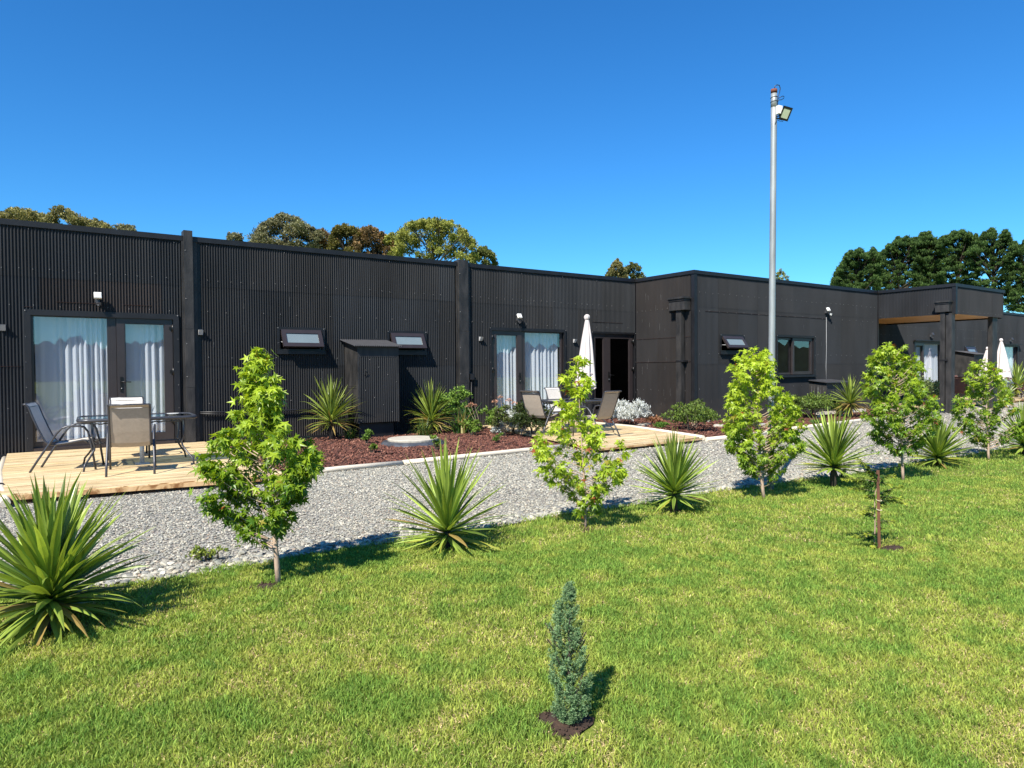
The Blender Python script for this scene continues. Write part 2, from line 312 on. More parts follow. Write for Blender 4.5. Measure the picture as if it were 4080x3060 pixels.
# ------------------------------------------------------------------ gravel stones, mulch chips
ico=[]; ph=(1+5**.5)/2
for a,b in ((-1,ph),(1,ph),(-1,-ph),(1,-ph)): ico+= [(a,b,0),(0,a,b),(b,0,a)]
def _ico():
    v=[(-1,ph,0),(1,ph,0),(-1,-ph,0),(1,-ph,0),(0,-1,ph),(0,1,ph),(0,-1,-ph),(0,1,-ph),(ph,0,-1),(ph,0,1),(-ph,0,-1),(-ph,0,1)]
    f=[(0,11,5),(0,5,1),(0,1,7),(0,7,10),(0,10,11),(1,5,9),(5,11,4),(11,10,2),(10,7,6),(7,1,8),(3,9,4),(3,4,2),(3,2,6),(3,6,8),(3,8,9),(4,9,5),(2,4,11),(6,2,10),(8,6,7),(9,8,1)]
    return np.array(v)/np.linalg.norm(v[0]),np.array(f)
IV,IF=_ico()
def inpoly(x,y,P):
    r=np.zeros(len(x),bool); n=len(P)
    for i in range(n):
        x0,y0=P[i]; x1,y1=P[(i+1)%n]
        c=((y0>y)!=(y1>y))&(x<(x1-x0)*(y-y0)/(y1-y0+1e-12)+x0); r^=c
    return r
DK2=[(7.05,7.85),(9.52,7.96),(10.17,10.4),(10.25,12.62),(7.95,12.62)]
def stones():
    def one(n,t0,t1,s0,s1,edge=False):
        t=np.sqrt(RNG.random(n)*(t1*t1-t0*t0)+t0*t0); s=(RNG.random(n)*2-1)*.745*1.24*t
        x=R0.x*s+math.sin(YAW)*t; y=R0.y*s+math.cos(YAW)*t
        e=lawn_edge(x)
        if edge: y=e+np.abs(RNG.normal(0,.16,n))-.03
        k=(y>e-.06)&(y<9.2)&~((x>-.36)&(x<2.38)&(y>8.2))&~inpoly(x,y,BED1)&~inpoly(x,y,BED2)&~inpoly(x,y,DK2)&(x>-4)
        x,y=x[k],y[k]; n=len(x); r=s0+(s1-s0)*RNG.random(n)**2
        return x,y,r
    P=[one(116000,4.2,7.2,.0045,.0125),one(132000,7.2,10,.006,.015),one(99000,10,15,.009,.019),one(40000,15,26,.016,.034),one(2600,4,12,.014,.034,True)]
    x=np.concatenate([p[0] for p in P]);y=np.concatenate([p[1] for p in P]);r=np.concatenate([p[2] for p in P]); n=len(x)
    V=IV[None]*(1+.35*(RNG.random((n,12,1))-.5))
    sc=np.stack([r*(.8+.6*RNG.random(n)),r*(.7+.4*RNG.random(n)),r*(.28+.3*RNG.random(n))],1)[:,None,:]; V=V*sc
    a=RNG.random(n)*6.283; tl=RNG.normal(0,.3,n); ca,sa=np.cos(a)[:,None],np.sin(a)[:,None]; ct,st=np.cos(tl)[:,None],np.sin(tl)[:,None]
    X=V[...,0]*ct+V[...,2]*st; Z=-V[...,0]*st+V[...,2]*ct; Y=V[...,1]
    V=np.stack([X*ca-Y*sa+x[:,None],X*sa+Y*ca+y[:,None],Z+(r*.18+.004*RNG.random(n))[:,None]-.004],2)
    pal=np.array([(.36,.355,.33),(.22,.22,.215),(.44,.43,.385),(.55,.52,.45),(.66,.62,.54),(.34,.34,.33),(.27,.28,.26),(.50,.46,.39),(.42,.34,.28)])
    pal=pal*np.array([1.0,.975,.88])*.80; pr=np.array([.2,.12,.17,.12,.07,.14,.08,.07,.03]); c=(pal[RNG.choice(9,n,p=pr)]*1.02-pal.mean(0)*.05)*(.85+.3*RNG.random((n,1)))*1.02
    C=np.repeat(c[:,None],12,1)
    F=(IF[None]+np.arange(n)[:,None,None]*12).reshape(-1,3)
    o=npmesh('gravel',V.reshape(-1,3),F,C.reshape(-1,3),'stone',smooth=False); tag(o,'grey and beige crushed river gravel on the path','gravel',kind='stuff')
stones()
def chips():
    pts=[]
    for P,n,bb in ((BED1,15000,(2.4,7.9,8.4,12.6)),(BED2,16000,(9.75,20.7,8.06,12.6)),(BED0,1500,(-1.2,-.42,8.2,12.6))):
        x=bb[0]+(bb[1]-bb[0])*RNG.random(n); y=bb[2]+(bb[3]-bb[2])*RNG.random(n); k=inpoly(x,y,P); pts.append(np.stack([x[k],y[k]],1))
    p=np.concatenate(pts); n=len(p); L=.014+.026*RNG.random(n); W=.005+.008*RNG.random(n); H=.003+.004*RNG.random(n)
    c=np.array([[-1,-1,-1],[1,-1,-1],[1,1,-1],[-1,1,-1],[-1,-1,1],[1,-1,1],[1,1,1],[-1,1,1]],float)
    V=c[None]*np.stack([L,W,H],1)[:,None]; a=RNG.random(n)*6.283; tl=RNG.normal(0,.35,n)
    ct,st=np.cos(tl)[:,None],np.sin(tl)[:,None]; ca,sa=np.cos(a)[:,None],np.sin(a)[:,None]
    X=V[...,0]*ct+V[...,2]*st; Z=-V[...,0]*st+V[...,2]*ct; Y=V[...,1]
    hz=.012+.03*fbm(p[:,0]*2,p[:,1]*2,9)
    V=np.stack([X*ca-Y*sa+p[:,0:1],X*sa+Y*ca+p[:,1:2],Z+(hz+.012*RNG.random(n))[:,None]],2)
    pal=np.array([(.135,.048,.030),(.085,.030,.020),(.20,.082,.050),(.045,.019,.013),(.29,.14,.09)]); C=pal[RNG.choice(5,n,p=[.35,.27,.2,.12,.06])]*(.8+.4*RNG.random((n,1)))
    F=np.array([(0,3,2,1),(4,5,6,7),(0,1,5,4),(1,2,6,5),(2,3,7,6),(3,0,4,7)]); F=(F[None]+np.arange(n)[:,None,None]*8).reshape(-1,4)
    o=npmesh('mulch_chips',V.reshape(-1,3),F,np.repeat(C[:,None],8,1).reshape(-1,3),'chip'); tag(o,'reddish brown bark chips covering the planting beds','mulch',kind='stuff')
chips()
# bare soil rings round the young trunks
def soil(x,y,r,e=1.0,rz=0):
    b=MB(); n=18; vs=[(x,y,.004)]; 
    for i in range(n):
        t=i/n*6.283; q=r*(.8+.4*random.random()); vs.append((x+q*math.cos(t),y+q*e*math.sin(t),-.012))
    b.smooth=True; b.add(vs,[(0,1+i,1+(i+1)%n) for i in range(n)])
    for i in range(int(120*r/.15)):
        t=random.random()*6.283; q=r*math.sqrt(random.random())*.95; b.octa((x+q*math.cos(t),y+q*e*math.sin(t),.0),random.uniform(.002,.007))
    tag(b.build('soil',['dirt']),kind='structure')
soil(1.56,1.96,.115); soil(5.02,2.46,.15,.6); soil(1.12,4.22,.09); soil(.04,4.2,.12); soil(2.45,4.38,.07); soil(4.74,4.28,.07); soil(3.64,4.2,.07)
# ------------------------------------------------------------------ the building
bld=empty('cabin_block',(XI,YF,0),'long single storey block of cabins clad in black corrugated sheets','building')
PITCH,AMP=.042,.0105
def corr(name,p0,d,nrm,L,z0,z1,openings=(),rows=(1.38,2.72),tint=(1,1,1),seed=1,rust=(),screws=((2.84,.19),(2.3,.3),(1.52,.33),(.75,.36),(3.42,1.1)),lap=True,patch=None,pale=0):
    rr=random.Random(seed); b=MB(); d=Vector((*d,0)); nv=Vector((*nrm,0)); p=Vector((*p0,0)); zs=[z0]+[r for r in rows if z0<r<z1]+[z1]
    us=set(round(i*PITCH/6,5) for i in range(int(L/PITCH*6)+1)); us.add(L)
    for o in openings: us.add(o[0]); us.add(o[1])
    us=sorted(u for u in us if 0<=u<=L)
    st={}
    def tn(u,ri):
        k=(int(u/.76),ri)
        if k not in st:
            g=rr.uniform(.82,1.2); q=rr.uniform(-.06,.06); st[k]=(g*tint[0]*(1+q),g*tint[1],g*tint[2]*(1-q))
        return st[k]
    b.smooth=True
    for ri in range(len(zs)-1):
        a,c=zs[ri],zs[ri+1]; 
        for ui in range(len(us)-1):
            u0,u1=us[ui],us[ui+1]
            if u1-u0<1e-5: continue
            um=(u0+u1)/2; seg=[(a,c)]
            for o in openings:
                if o[0]<=um<=o[1]:
                    ns=[]
                    for s0,s1 in seg:
                        if o[3]<=s0 or o[2]>=s1: ns.append((s0,s1)); continue
                        if o[2]>s0: ns.append((s0,o[2]))
                        if o[3]<s1: ns.append((o[3],s1))
                    seg=ns
            off=AMP+ri*.003; ex=.0022*(int(um/.76)%2)
            q0=p+d*u0+nv*(off+ex+AMP*math.sin(6.28318*u0/PITCH)); q1=p+d*u1+nv*(off+ex+AMP*math.sin(6.28318*u1/PITCH))
            b.col=tn(um,ri)
            for s0,s1 in seg:
                cc=b.col
                if patch:
                    for (pu0,pu1,pz0,pz1,pt) in patch:
                        if pu0<um<pu1 and s0<pz1 and s1>pz0: b.col=tuple(cc[i]*pt[i] for i in range(3))
                b.quad((q0.x,q0.y,s0),(q1.x,q1.y,s0),(q1.x,q1.y,s1),(q0.x,q0.y,s1)); b.col=cc
    b.smooth=False; b.col=(1,1,1); b.mi=1
    for z,sp in screws:
        if not z0<z<z1: continue
        u=.1
        while u<L-.05:
            u=round(u/PITCH)*PITCH+PITCH/4; zz=z+rr.uniform(-.012,.012)
            if not any(o[0]-.02<u<o[1]+.02 and o[2]<zz<o[3] for o in openings) and rr.random()<.93:
                q=p+d*u+nv*(.021+AMP); b.octa((q.x,q.y,zz),.0062)
            u+=sp*rr.uniform(.8,1.2)
    def strip(u0,u1,z,h,mi):
        b.mi=mi; q0=p+d*u0+nv*(.0265); q1=p+d*u1+nv*(.0265); r0=p+d*u0+nv*.005; r1=p+d*u1+nv*.005
        b.quad((q0.x,q0.y,z),(q1.x,q1.y,z),(q1.x,q1.y,z+h),(q0.x,q0.y,z+h)); b.quad((r0.x,r0.y,z+h),(q0.x,q0.y,z+h),(q1.x,q1.y,z+h),(r1.x,r1.y,z+h)); b.quad((r0.x,r0.y,z),(r1.x,r1.y,z),(q1.x,q1.y,z),(q0.x,q0.y,z))
    for (u0,u1,z) in rust: strip(u0,u1,z,.003,2)
    for _ in range(pale):
        u=rr.uniform(.1,L-.1); z=rr.uniform(z0+.1,z1-.4); h=rr.uniform(.04,.22); u=round(u/PITCH)*PITCH+PITCH/4; b.mi=3
        q=p+d*u+nv*(2*AMP+.0115); e=d*.0015
        if not any(o[0]-.02<u<o[1]+.02 and o[2]-h<z<o[3] for o in openings): b.quad((q.x-e.x,q.y-e.y,z),(q.x+e.x,q.y+e.y,z),(q.x+e.x,q.y+e.y,z+h),(q.x-e.x,q.y-e.y,z+h))
    return b.build(name,['sheet','screw','rustseam','paleseam'],bld)
# front facade, three bays
corr('wall_cladding',(-6,YF),(1,0),(0,-1),8.085,.07,3.5,[(5.89,7.99,0,2.235)],seed=3,patch=[(6.1,7.75,2.0,2.72,(1.4,1.1,.95))],rust=[(5.9,6.0,2.27),(6.3,6.9,2.36),(7.2,7.6,2.36),(5.55,5.85,1.38)],pale=8)
corr('wall_cladding',(2.36,YF),(1,0),(0,-1),4.93,.0,3.5,[(1.24,2.12,1.59,2.08),(3.38,4.25,1.59,2.07)],seed=5,rust=[],pale=14)
corr('wall_cladding',(7.62,YF),(1,0),(0,-1),4.96,.0,3.5,[(.53,2.66,.06,2.2),(3.46,4.95,.06,2.18)],seed=8,rust=[(3.5,4.5,2.42)],pale=12)
corr('wall_cladding',(XI,YF),(0,-1),(-1,0),1.80,.0,3.5,tint=(1.0,.80,.68),seed=9,rust=[(0,1.8,2.02),(0,1.8,1.44)],screws=((2.72,.16),(.75,.22)),pale=30,rows=(1.44,2.02,2.70))
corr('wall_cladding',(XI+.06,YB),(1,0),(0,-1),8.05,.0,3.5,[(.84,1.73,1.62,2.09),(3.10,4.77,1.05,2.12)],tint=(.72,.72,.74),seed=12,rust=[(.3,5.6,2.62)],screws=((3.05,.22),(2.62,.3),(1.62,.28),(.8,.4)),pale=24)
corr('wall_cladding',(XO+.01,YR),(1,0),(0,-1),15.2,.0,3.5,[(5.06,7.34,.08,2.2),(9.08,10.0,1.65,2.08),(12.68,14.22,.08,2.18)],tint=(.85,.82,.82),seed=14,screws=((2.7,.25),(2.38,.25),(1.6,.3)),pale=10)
# canopy fascia over the porch
CZ=2.72
corr('canopy_fascia',(XO,YB-.02),(0,-1),(-1,0),2.05,CZ,3.5,seed=15,tint=(1.05,.98,.95),screws=((2.78,.45),(3.0,1.3)),rows=())
corr('canopy_fascia',(XO+.05,8.64),(1,0),(0,-1),3.09,CZ,3.5,seed=16,tint=(1.1,1,.95),screws=((2.8,.24),),rows=())
b=MB(); b.box(XO+.01,23.87,8.66,YR-.01,CZ+.02,CZ+.06); b.build('canopy_soffit',['soffit'],bld)
b=MB(); b.box(XO+.01,23.9,8.66,YR,CZ+.06,3.44); b.box(23.85,23.9,8.66,YR-.01,CZ-.02,CZ+.06); b.build('canopy_core',['black'],bld)
# body of the building behind the cladding (walls with openings, floor, roof, back)
def body(name,boxes,mm): 
    b=MB()
    for q in boxes: b.box(*q)
    return b.build(name,[mm],bld)
def wallboxes(x0,x1,y0,y1,z0,z1,ops):
    out=[]; xs=sorted(set([x0,x1]+[o[0] for o in ops]+[o[1] for o in ops]))
    for a,c in zip(xs[:-1],xs[1:]):
        o=[o for o in ops if o[0]<=a and c<=o[1]]
        if not o: out.append((a,c,y0,y1,z0,z1))
        else:
            o=o[0]
            if o[2]>z0: out.append((a,c,y0,y1,z0,o[2]))
            if o[3]<z1: out.append((a,c,y0,y1,o[3],z1))
    return out
body('inner_wall',wallboxes(-6,XI,YF+.01,YF+.12,-.02,3.45,[(-.06,1.94,.06,2.2),(3.65,4.43,1.63,2.05),(5.79,6.57,1.63,2.04),(8.19,10.24,.1,2.17),(11.13,12.53,.1,2.16)]),'black')
body('inner_wall',wallboxes(XI+.02,XO,YB+.01,YB+.12,-.02,3.45,[(13.48,14.36,1.65,2.06),(15.76,17.38,1.08,2.10)])+[(XI+.02,XI+.12,YB+.12,YF+.0,-.02,3.45)],'black')
body('inner_wall',wallboxes(XO,36.2,YR+.01,YR+.12,-.02,3.45,[(25.86,28.04,.1,2.17),(29.85,30.72,1.68,2.05),(33.46,34.92,.1,2.16)]),'black')
body('roof',[(-6,XI+.06,YF+.13,21,3.2,3.3),(XI+.06,XO+.1,YB+.13,21,3.2,3.3),(XO+.1,36.2,YR+.13,21,3.2,3.3)],'grey')
body('back_wall',[(-6,36.2,21,21.1,0,3.4),(-6.1,-6,YF+.2,21,0,3.4),(36.2,36.3,YR+.2,21,0,3.4)],'black')
body('interior_room',[(-.9,2.6,16.1,16.15,.05,3.1),(7.7,10.8,16.1,16.15,.05,3.1),(-5.9,36,YF+.14,20.9,.02,.06),(2.62,2.7,YF+.15,16,.1,3.1),(10.8,10.85,YF+.15,16,.1,3.1),(7.62,7.7,YF+.15,16,.1,3.1),(14.9,14.95,YB+.15,16,.1,3.1),(18,18.05,YB+.15,16,.1,3.1),(14.95,18,14,14.05,.1,3.1),(25,30,15,15.05,.1,3.1)],'interior')
# roof edge flashings
def flash(name,bx,mm='black'):
    b=MB(); b.box(*bx); return b.build(name,[mm],bld)
for a,c in ((-6,2.08),(2.225,7.35),(7.59,XI-.05)): flash('roof_flashing',(a,c,YF-.045,YF+.14,3.465,T))
flash('roof_flashing',(XI-.05,XI+.13,YB-.045,YF+.14,3.467,T+.002)); flash('roof_flashing',(XI+.13,XO-.05,YB-.045,YB+.14,3.465,T))
flash('roof_flashing',(XO-.05,XO+.14,8.60,YB+.14,3.467,T+.002)); flash('roof_flashing',(XO+.14,23.93,8.60,8.78,3.465,T)); flash('roof_flashing',(23.82,23.93,8.78,YR+.1,3.465,T)); flash('roof_flashing',(23.93,36.2,YR-.045,YR+.14,3.465,T))
flash('corner_trim',(XI-.03,XI+.07,YB-.035,YB+.06,0,3.463)); flash('corner_trim',(XI-.05,XI-.002,YF-.035,YF+.01,0,3.463)); 
flash('corner_trim',(XO-.035,XO+.06,8.60,8.70,CZ-.01,3.463)); flash('corner_trim',(XO-.04,XO+.012,YB-.04,YB+.005,0,3.463))
flash('corner_trim',(31.9,32.3,YR-.06,YR-.001,0,3.463)); flash('base_flashing',(-6,XI-.06,YF-.02,YF-.001,-.02,.085))
# pilaster posts standing proud of the facade
def pil(x0,x1,top,steps):
    b=MB(); p=.095; zc=steps
    zs=[0]+zc+[top]
    for i in range(len(zs)-1):
        e=.002*(i%2); b.box(x0-e,x1+e,YF-p-e,YF+.12,zs[i],zs[i+1]-.004)
    b.box(x0-.03,x0,YF-.045,YF-.001,0,3.46); b.box(x1+.003,x1+.075,YF-.03,YF+.01,0,3.46)
    b.mi=1
    for z in (3.3,2.5,1.75,1.2,.6): b.octa((x0+.02,YF-p-.006,z),.009)
    return b.build('pilaster',['post','screw'],bld)
pil(2.085,2.22,3.64,[1.02,2.0]); pil(7.36,7.585,3.60,[1.0,2.1])
# column supports under the canopy
for x0,x1,y0,y1 in ((20.60,20.80,8.66,8.80),(23.28,23.62,8.68,8.80)):
    b=MB(); b.box(x0,x1,y0,y1,-.02,CZ+.02); b.build('canopy_column',['post'],bld)
# rainwater heads and downpipes
def hopper(x,y0,y1,zt,down_y0,down_y1,zb,side=-1):
    b=MB(); d=.20
    b.box(x-d-.05,x,y0-.03,y1+.03,zt-.04,zt); b.box(x-d-.02,x,y0-.01,y1+.01,zt-.085,zt-.04); b.box(x-d,x,y0,y1,zt-.30,zt-.085)
    h=b.build('rain_hopper',['post'],bld); b=MB(); b.box(x-.15,x-.03,down_y0,down_y1,zb,zt-.30)
    o=b.build('downpipe',['post'],bld); b=MB(); b.box(x-.156,x-.001,down_y0-.07,down_y1+.006,1.43,1.47); b.build('pipe_clip',['black'],o)
hopper(XI-.02,10.84,11.32,2.94,10.99,11.15,.0); hopper(XO-.02,8.70,9.05,3.08,8.82,8.94,.05)
# ---- doors and windows
def frame(b,x0,x1,z0,z1,y0,y1,wd,bot=None):
    bt=wd if bot is None else bot
    b.box(x0,x0+wd,y0,y1,z0,z1); b.box(x1-wd,x1,y0,y1,z0,z1); b.box(x0+wd,x1-wd,y0,y1,z1-wd,z1)
    if bt: b.box(x0+wd,x1-wd,y0,y1,z0,z0+bt)
    return b
def trim(x0,x1,z0,z1,Y,wd=.07,bot=0):
    b=MB(); frame(b,x0,x1,z0,z1,Y-.045,Y+.0,wd,bot); 
    b.mi=1
    for z in np.arange(z0+.2,z1,.38): b.octa((x0+.02,Y-.05,z),.006); b.octa((x1-.02,Y-.05,z),.006)
    b.octa((x0+.02,Y-.05,z1-.02),.009); b.octa((x1-.02,Y-.05,z1-.02),.009)
    return b.build('opening_trim',['black','screw'],bld)
def pane(par,x0,x1,z0,z1,y,mm='glass'):
    b=MB(); b.box(x0,x1,y,y+.006,z0,z1); return b.build('pane',[mm],par)
def door(x0,x1,z0,z1,Y,hinge,glass='glass',wd=.115,handle=True):
    b=MB(); frame(b,x0,x1,z0,z1,Y-.012,Y+.055,wd,.13); frame(b,x0+wd-.002,x1-wd+.002,z0+.128,z1-wd+.002,Y-.004,Y+.04,.014)
    d=b.build('door',['upvc'],bld); pane(d,x0+wd,x1-wd,z0+.13,z1-wd,Y+.02,glass)
    hx=x1+.005 if hinge>0 else x0-.005
    for z in (z0+.32,z0+(z1-z0)*.56,z1-.18):
        b=MB(); b.tube([(hx,Y-.035,z-.06),(hx,Y-.035,z+.06)],.021,8); b.box(hx-(.055 if hinge>0 else -.0),hx+(.0 if hinge>0 else .055),Y-.03,Y-.013,z-.022,z+.022); b.build('hinge',['metal'],d)
    if handle:
        s=-1 if hinge>0 else 1; cx=(x0+wd*.5) if hinge>0 else (x1-wd*.5)
        b=MB(); b.box(cx-.018,cx+.018,Y-.024,Y-.013,z0+.82,z0+1.06); b.tube([(cx,Y-.02,z0+.98),(cx,Y-.065,z0+.98),(cx-s*.13,Y-.065,z0+.975)],.0085,6); b.mi=1; b.octa((cx,Y-.027,z0+.875),.009); b.build('handle',['metal','ltgrey'],d)
    return d
def fixed(x0,x1,z0,z1,Y,wd=.05,glass='glass',bot=.09,nm='window'):
    b=MB(); frame(b,x0,x1,z0,z1,Y-.005,Y+.06,wd,bot); d=b.build(nm,['upvc'],bld); pane(d,x0+wd,x1-wd,z0+bot,z1-wd,Y+.02,glass); return d
def threshold(x0,x1,Y,z=.1):
    b=MB(); b.box(x0,x1,Y-.07,Y+.10,z-.02,z+.045); b.build('door_sill',['upvc'],bld)
Y=YF+.03
trim(-.11,2.0,.105,2.235,YF-.0,.085); threshold(-.02,1.91,YF)
fixed(-.04,1.02,.145,2.185,Y,.05); b=MB(); b.box(1.02,1.09,Y-.01,Y+.06,.145,2.185); b.build('mullion',['upvc'],bld); door(1.095,1.905,.15,2.185,Y-.02,1)
b=MB(); b.box(1.905,1.93,Y-.01,Y+.06,.145,2.185); b.box(-.04,1.93,Y-.01,Y+.06,2.186,2.2); b.build('door_frame',['upvc'],bld)
trim(8.14,10.29,.105,2.205,YF-.0,.065); threshold(8.2,10.22,YF)
door(8.235,9.03,.15,2.165,Y-.02,-1); b=MB(); b.box(9.03,9.085,Y-.01,Y+.06,.145,2.165); b.box(8.205,8.235,Y-.01,Y+.06,.145,2.165); b.build('mullion',['upvc'],bld); fixed(9.085,10.22,.145,2.165,Y,.05)
trim(11.07,12.56,.105,2.19,YF-.0,.045); threshold(11.12,12.52,YF)
door(11.12,11.6,.15,2.145,Y-.02,-1,'darkglass',.105,False); door(11.605,12.48,.15,2.145,Y-.02,1,'darkglass',.11)
b=MB(); b.box(12.485,12.515,Y-.01,Y+.06,.145,2.15); b.build('door_frame',['upvc'],bld)
# far wing doors
Y=YR+.03
trim(25.8,28.1,.105,2.205,YR,.07); threshold(25.86,28.04,YR); door(25.9,26.62,.15,2.165,Y-.02,-1); fixed(26.62,28.03,.145,2.165,Y,.06)
trim(33.41,34.98,.105,2.185,YR,.07); threshold(33.46,34.92,YR); fixed(33.48,34.92,.145,2.15,Y,.06)
for q in ((25.7,28.2,2.206,2.235),(33.3,35.1,2.187,2.215)): b=MB(); b.box(q[0],q[1],YR-.16,YR-.046,q[2],q[3]); b.build('drip_ledge',['black'],bld)
# awning windows
def awning(x0,x1,z0,z1,Y,wd=.075,ang=27,label=None):
    trim(x0,x1,z0,z1,Y,.05,.085)
    b=MB(); b.box(x0-.0,x1+.0,Y-.075,Y-.046,z0,z0+.06); b.build('window_sill',['black'],bld)
    ax0,ax1,az0,az1=x0+.075,x1-.075,z0+.09,z1-.055
    hp=Vector((0,Y-.03,az1)); Tm=Matrix.Translation(hp)@Matrix.Rotation(rad(-ang),4,'X')@Matrix.Translation(-hp)
    bb=MB(); 
    for q in ((ax0,ax0+wd,az0,az1),(ax1-wd,ax1,az0,az1),(ax0+wd,ax1-wd,az1-wd,az1),(ax0+wd,ax1-wd,az0,az0+wd)): bb.box(q[0],q[1],Y-.055,Y-.005,q[2],q[3],Tm)
    d=bb.build('window',['upvc'],bld); b=MB(); b.box(ax0+wd-.001,ax1-wd+.001,Y-.04,Y-.03,az0+wd-.001,az1-wd+.001,Tm); b.build('pane',['frost'],d)
    for x in (ax0+.012,ax1-.012): b=MB(); b.tube([(x,Y+.01,az0+.14),tuple(Tm@Vector((x,Y-.01,az0+.10)))],.007,6); b.build('window_stay',['ltgrey'],d)
    b=MB(); frame(b,ax0-.02,ax1+.02,az0-.02,az1+.0,Y+.0,Y+.07,.025); b.build('window_frame',['upvc'],d)
awning(3.6,4.485,1.59,2.08,YF); awning(5.74,6.615,1.59,2.07,YF); awning(13.47,14.38,1.61,2.09,YB,ang=35); awning(29.81,30.76,1.66,2.08,YR,ang=25)
# sliding window in the projecting box
trim(15.69,17.44,1.03,2.13,YB,.06,.06); b=MB(); b.box(15.69,17.44,YB-.09,YB-.046,1.03,1.06); b.build('window_sill',['black'],bld)
fixed(15.77,16.5,1.10,2.06,YB+.045,.05,'glass',.05); fixed(16.45,17.36,1.10,2.06,YB+.0,.075,'glass',.08)
# ------------------------------------------------------------------ curtains
def curtain(x0,x1,z0,z1,y,label,amp=.028,pitch=.085,seed=1,slack=0,group='white curtains behind the glass doors'):
    rr=random.Random(seed); n=int((x1-x0)/.008); V=[];C=[]; ph=0; xs=np.linspace(x0,x1,n+1); P=[]
    for x in xs: ph+=(x1-x0)/n/pitch*6.283*rr.uniform(.6,1.4); P.append(ph)
    zs=np.linspace(z0,z1,10)
    for k,z in enumerate(zs):
        f=(z-z0)/(z1-z0)
        for i,x in enumerate(xs):
            u=(x-x0)/(x1-x0); a=amp*(1 if slack==0 else min(1,.15+max(0,u-slack)*5))
            V.append((x+.01*math.sin(P[i]*.5+f*2)*(1-f),y+a*math.sin(P[i])*(1-.35*f)+a*.6*math.sin(P[i]*.37+f*1.5),z)); C.append((.90,.92,.94))
    F=[]
    for k in range(9):
        for i in range(n): F.append((k*(n+1)+i,k*(n+1)+i+1,(k+1)*(n+1)+i+1,(k+1)*(n+1)+i))
    o=npmesh('curtain',V,F,np.array(C),'curtain',smooth=True); tag(o,label,'curtain',group)
yc=YF+.17
curtain(.02,.60,.13,2.19,yc+.02,'white voile curtain gathered mid pane behind the nearest large fixed glass pane',seed=2,pitch=.12,slack=.35)
curtain(.56,1.03,.13,2.19,yc,'densely pleated white curtain beside the mullion of the nearest glass door',seed=3,pitch=.075,amp=.035)
curtain(1.18,1.92,.13,2.19,yc,'white curtain behind the hinged glass door nearest the camera',seed=4,pitch=.1,slack=.3)
curtain(8.30,9.02,.13,2.18,yc,'white curtain behind the left hinged door of the middle cabin',seed=5,pitch=.10)
curtain(9.10,10.2,.13,2.18,yc,'white curtain behind the wide fixed pane of the middle cabin',seed=6,pitch=.11)
yc=YR+.12
curtain(25.95,26.58,.13,2.0,yc,'white curtain behind the narrow door leaf beyond the canopy',seed=7,pitch=.12)
curtain(26.7,27.95,.13,2.18,yc,'white curtain behind the wide pane beyond the canopy',seed=8,pitch=.15)
curtain(33.55,34.9,.13,2.15,yc,'white curtain in the farthest glass door at the right edge',seed=9,pitch=.15)
# ------------------------------------------------------------------ fittings on the wall
def wallflood(x,y,z,label,dark=False,twist=0):
    r=empty('wall_floodlight',(x,y,z),label,'floodlight','sensor floodlights on the wall')
    a='grey' if dark else 'white'
    b=MB(); b.box(x-.03,x+.03,y-.05,y+.0,z-.05,z+.03); b.build('bracket',['grey'],r)
    Tm=Matrix.Translation((x,y-.09,z+.05))@Matrix.Rotation(rad(-28),4,'X')
    b=MB(); b.box(-.05,.05,-.018,.018,-.05,.05,Tm); h=b.build('lamp_head',[a],r); b=MB(); b.box(-.042,.042,-.024,-.0185,-.04,.042,Tm); b.build('lens',[a],h)
    Tm=Matrix.Translation((x+.01+twist,y-.08,z-.075))@Matrix.Rotation(rad(20),4,'X'); b=MB(); b.box(-.033,.033,-.025,.025,-.018,.018,Tm); b.tube([Tm@Vector((0,-.01,-.017)),Tm@Vector((0,-.02,-.04))],[.022,.014],10); b.build('motion_sensor',['grey' if not twist else a],r)
    return r
wallflood(.84,YF-.03,2.43,'white sensor floodlight above the nearest glass door'); wallflood(8.89,YF-.03,2.42,'white sensor floodlight above the middle cabin glass door'); wallflood(17.93,YB-.03,2.82,'white twin floodlight on the projecting box near the galvanised pole',twist=.12)
wallflood(27.0,YR-.03,2.42,'small dark lamp above the glass door behind the canopy',True); wallflood(34.1,YR-.03,2.38,'small dark lamp above the farthest glass door',True)
def sconce(x,y,z,label):
    r=empty('wall_sconce',(x,y,z),label,'wall lamp','small up and down sconces'); b=MB(); b.box(x-.035,x+.035,y-.012,y+.0,z-.05,z+.05); b.build('back_plate',['grey'],r)
    b=MB(); b.add([(x-.034,y-.012,z+.04),(x+.034,y-.012,z+.04),(x+.034,y-.08,z+.036),(x-.034,y-.08,z+.036),(x-.034,y-.012,z-.045),(x+.034,y-.012,z-.045),(x+.034,y-.03,z-.045),(x-.034,y-.03,z-.045)],[(0,1,2,3),(7,6,5,4),(3,2,6,7),(0,3,7,4),(1,5,6,2),(0,4,5,1)]); b.build('lamp_body',['ltgrey'],r)
for x,y,l in ((-.36,YF-.03,'grey wall sconce left of the nearest glass door'),(2.33,YF-.03,'grey wall sconce right of the first pilaster'),(7.91,YF-.03,'grey wall sconce between the second pilaster and the glass door'),(10.53,YF-.03,'grey wall sconce between the curtained door and the dark double door'),(35.65,YR-.03,'grey wall sconce right of the farthest glass door'),(24.9,YR-.03,'grey wall sconce behind the canopy left of the door')): sconce(x,y,1.95,l)
b=MB(); b.box(7.62,7.72,YF-.09,YF-.025,1.07,1.20); b.tube([(7.67,YF-.05,1.07),(7.66,YF-.05,.28)],.014,8); tag(b.build('socket_box',['black']),'small black socket box with a conduit beside the second pilaster','electrical box')
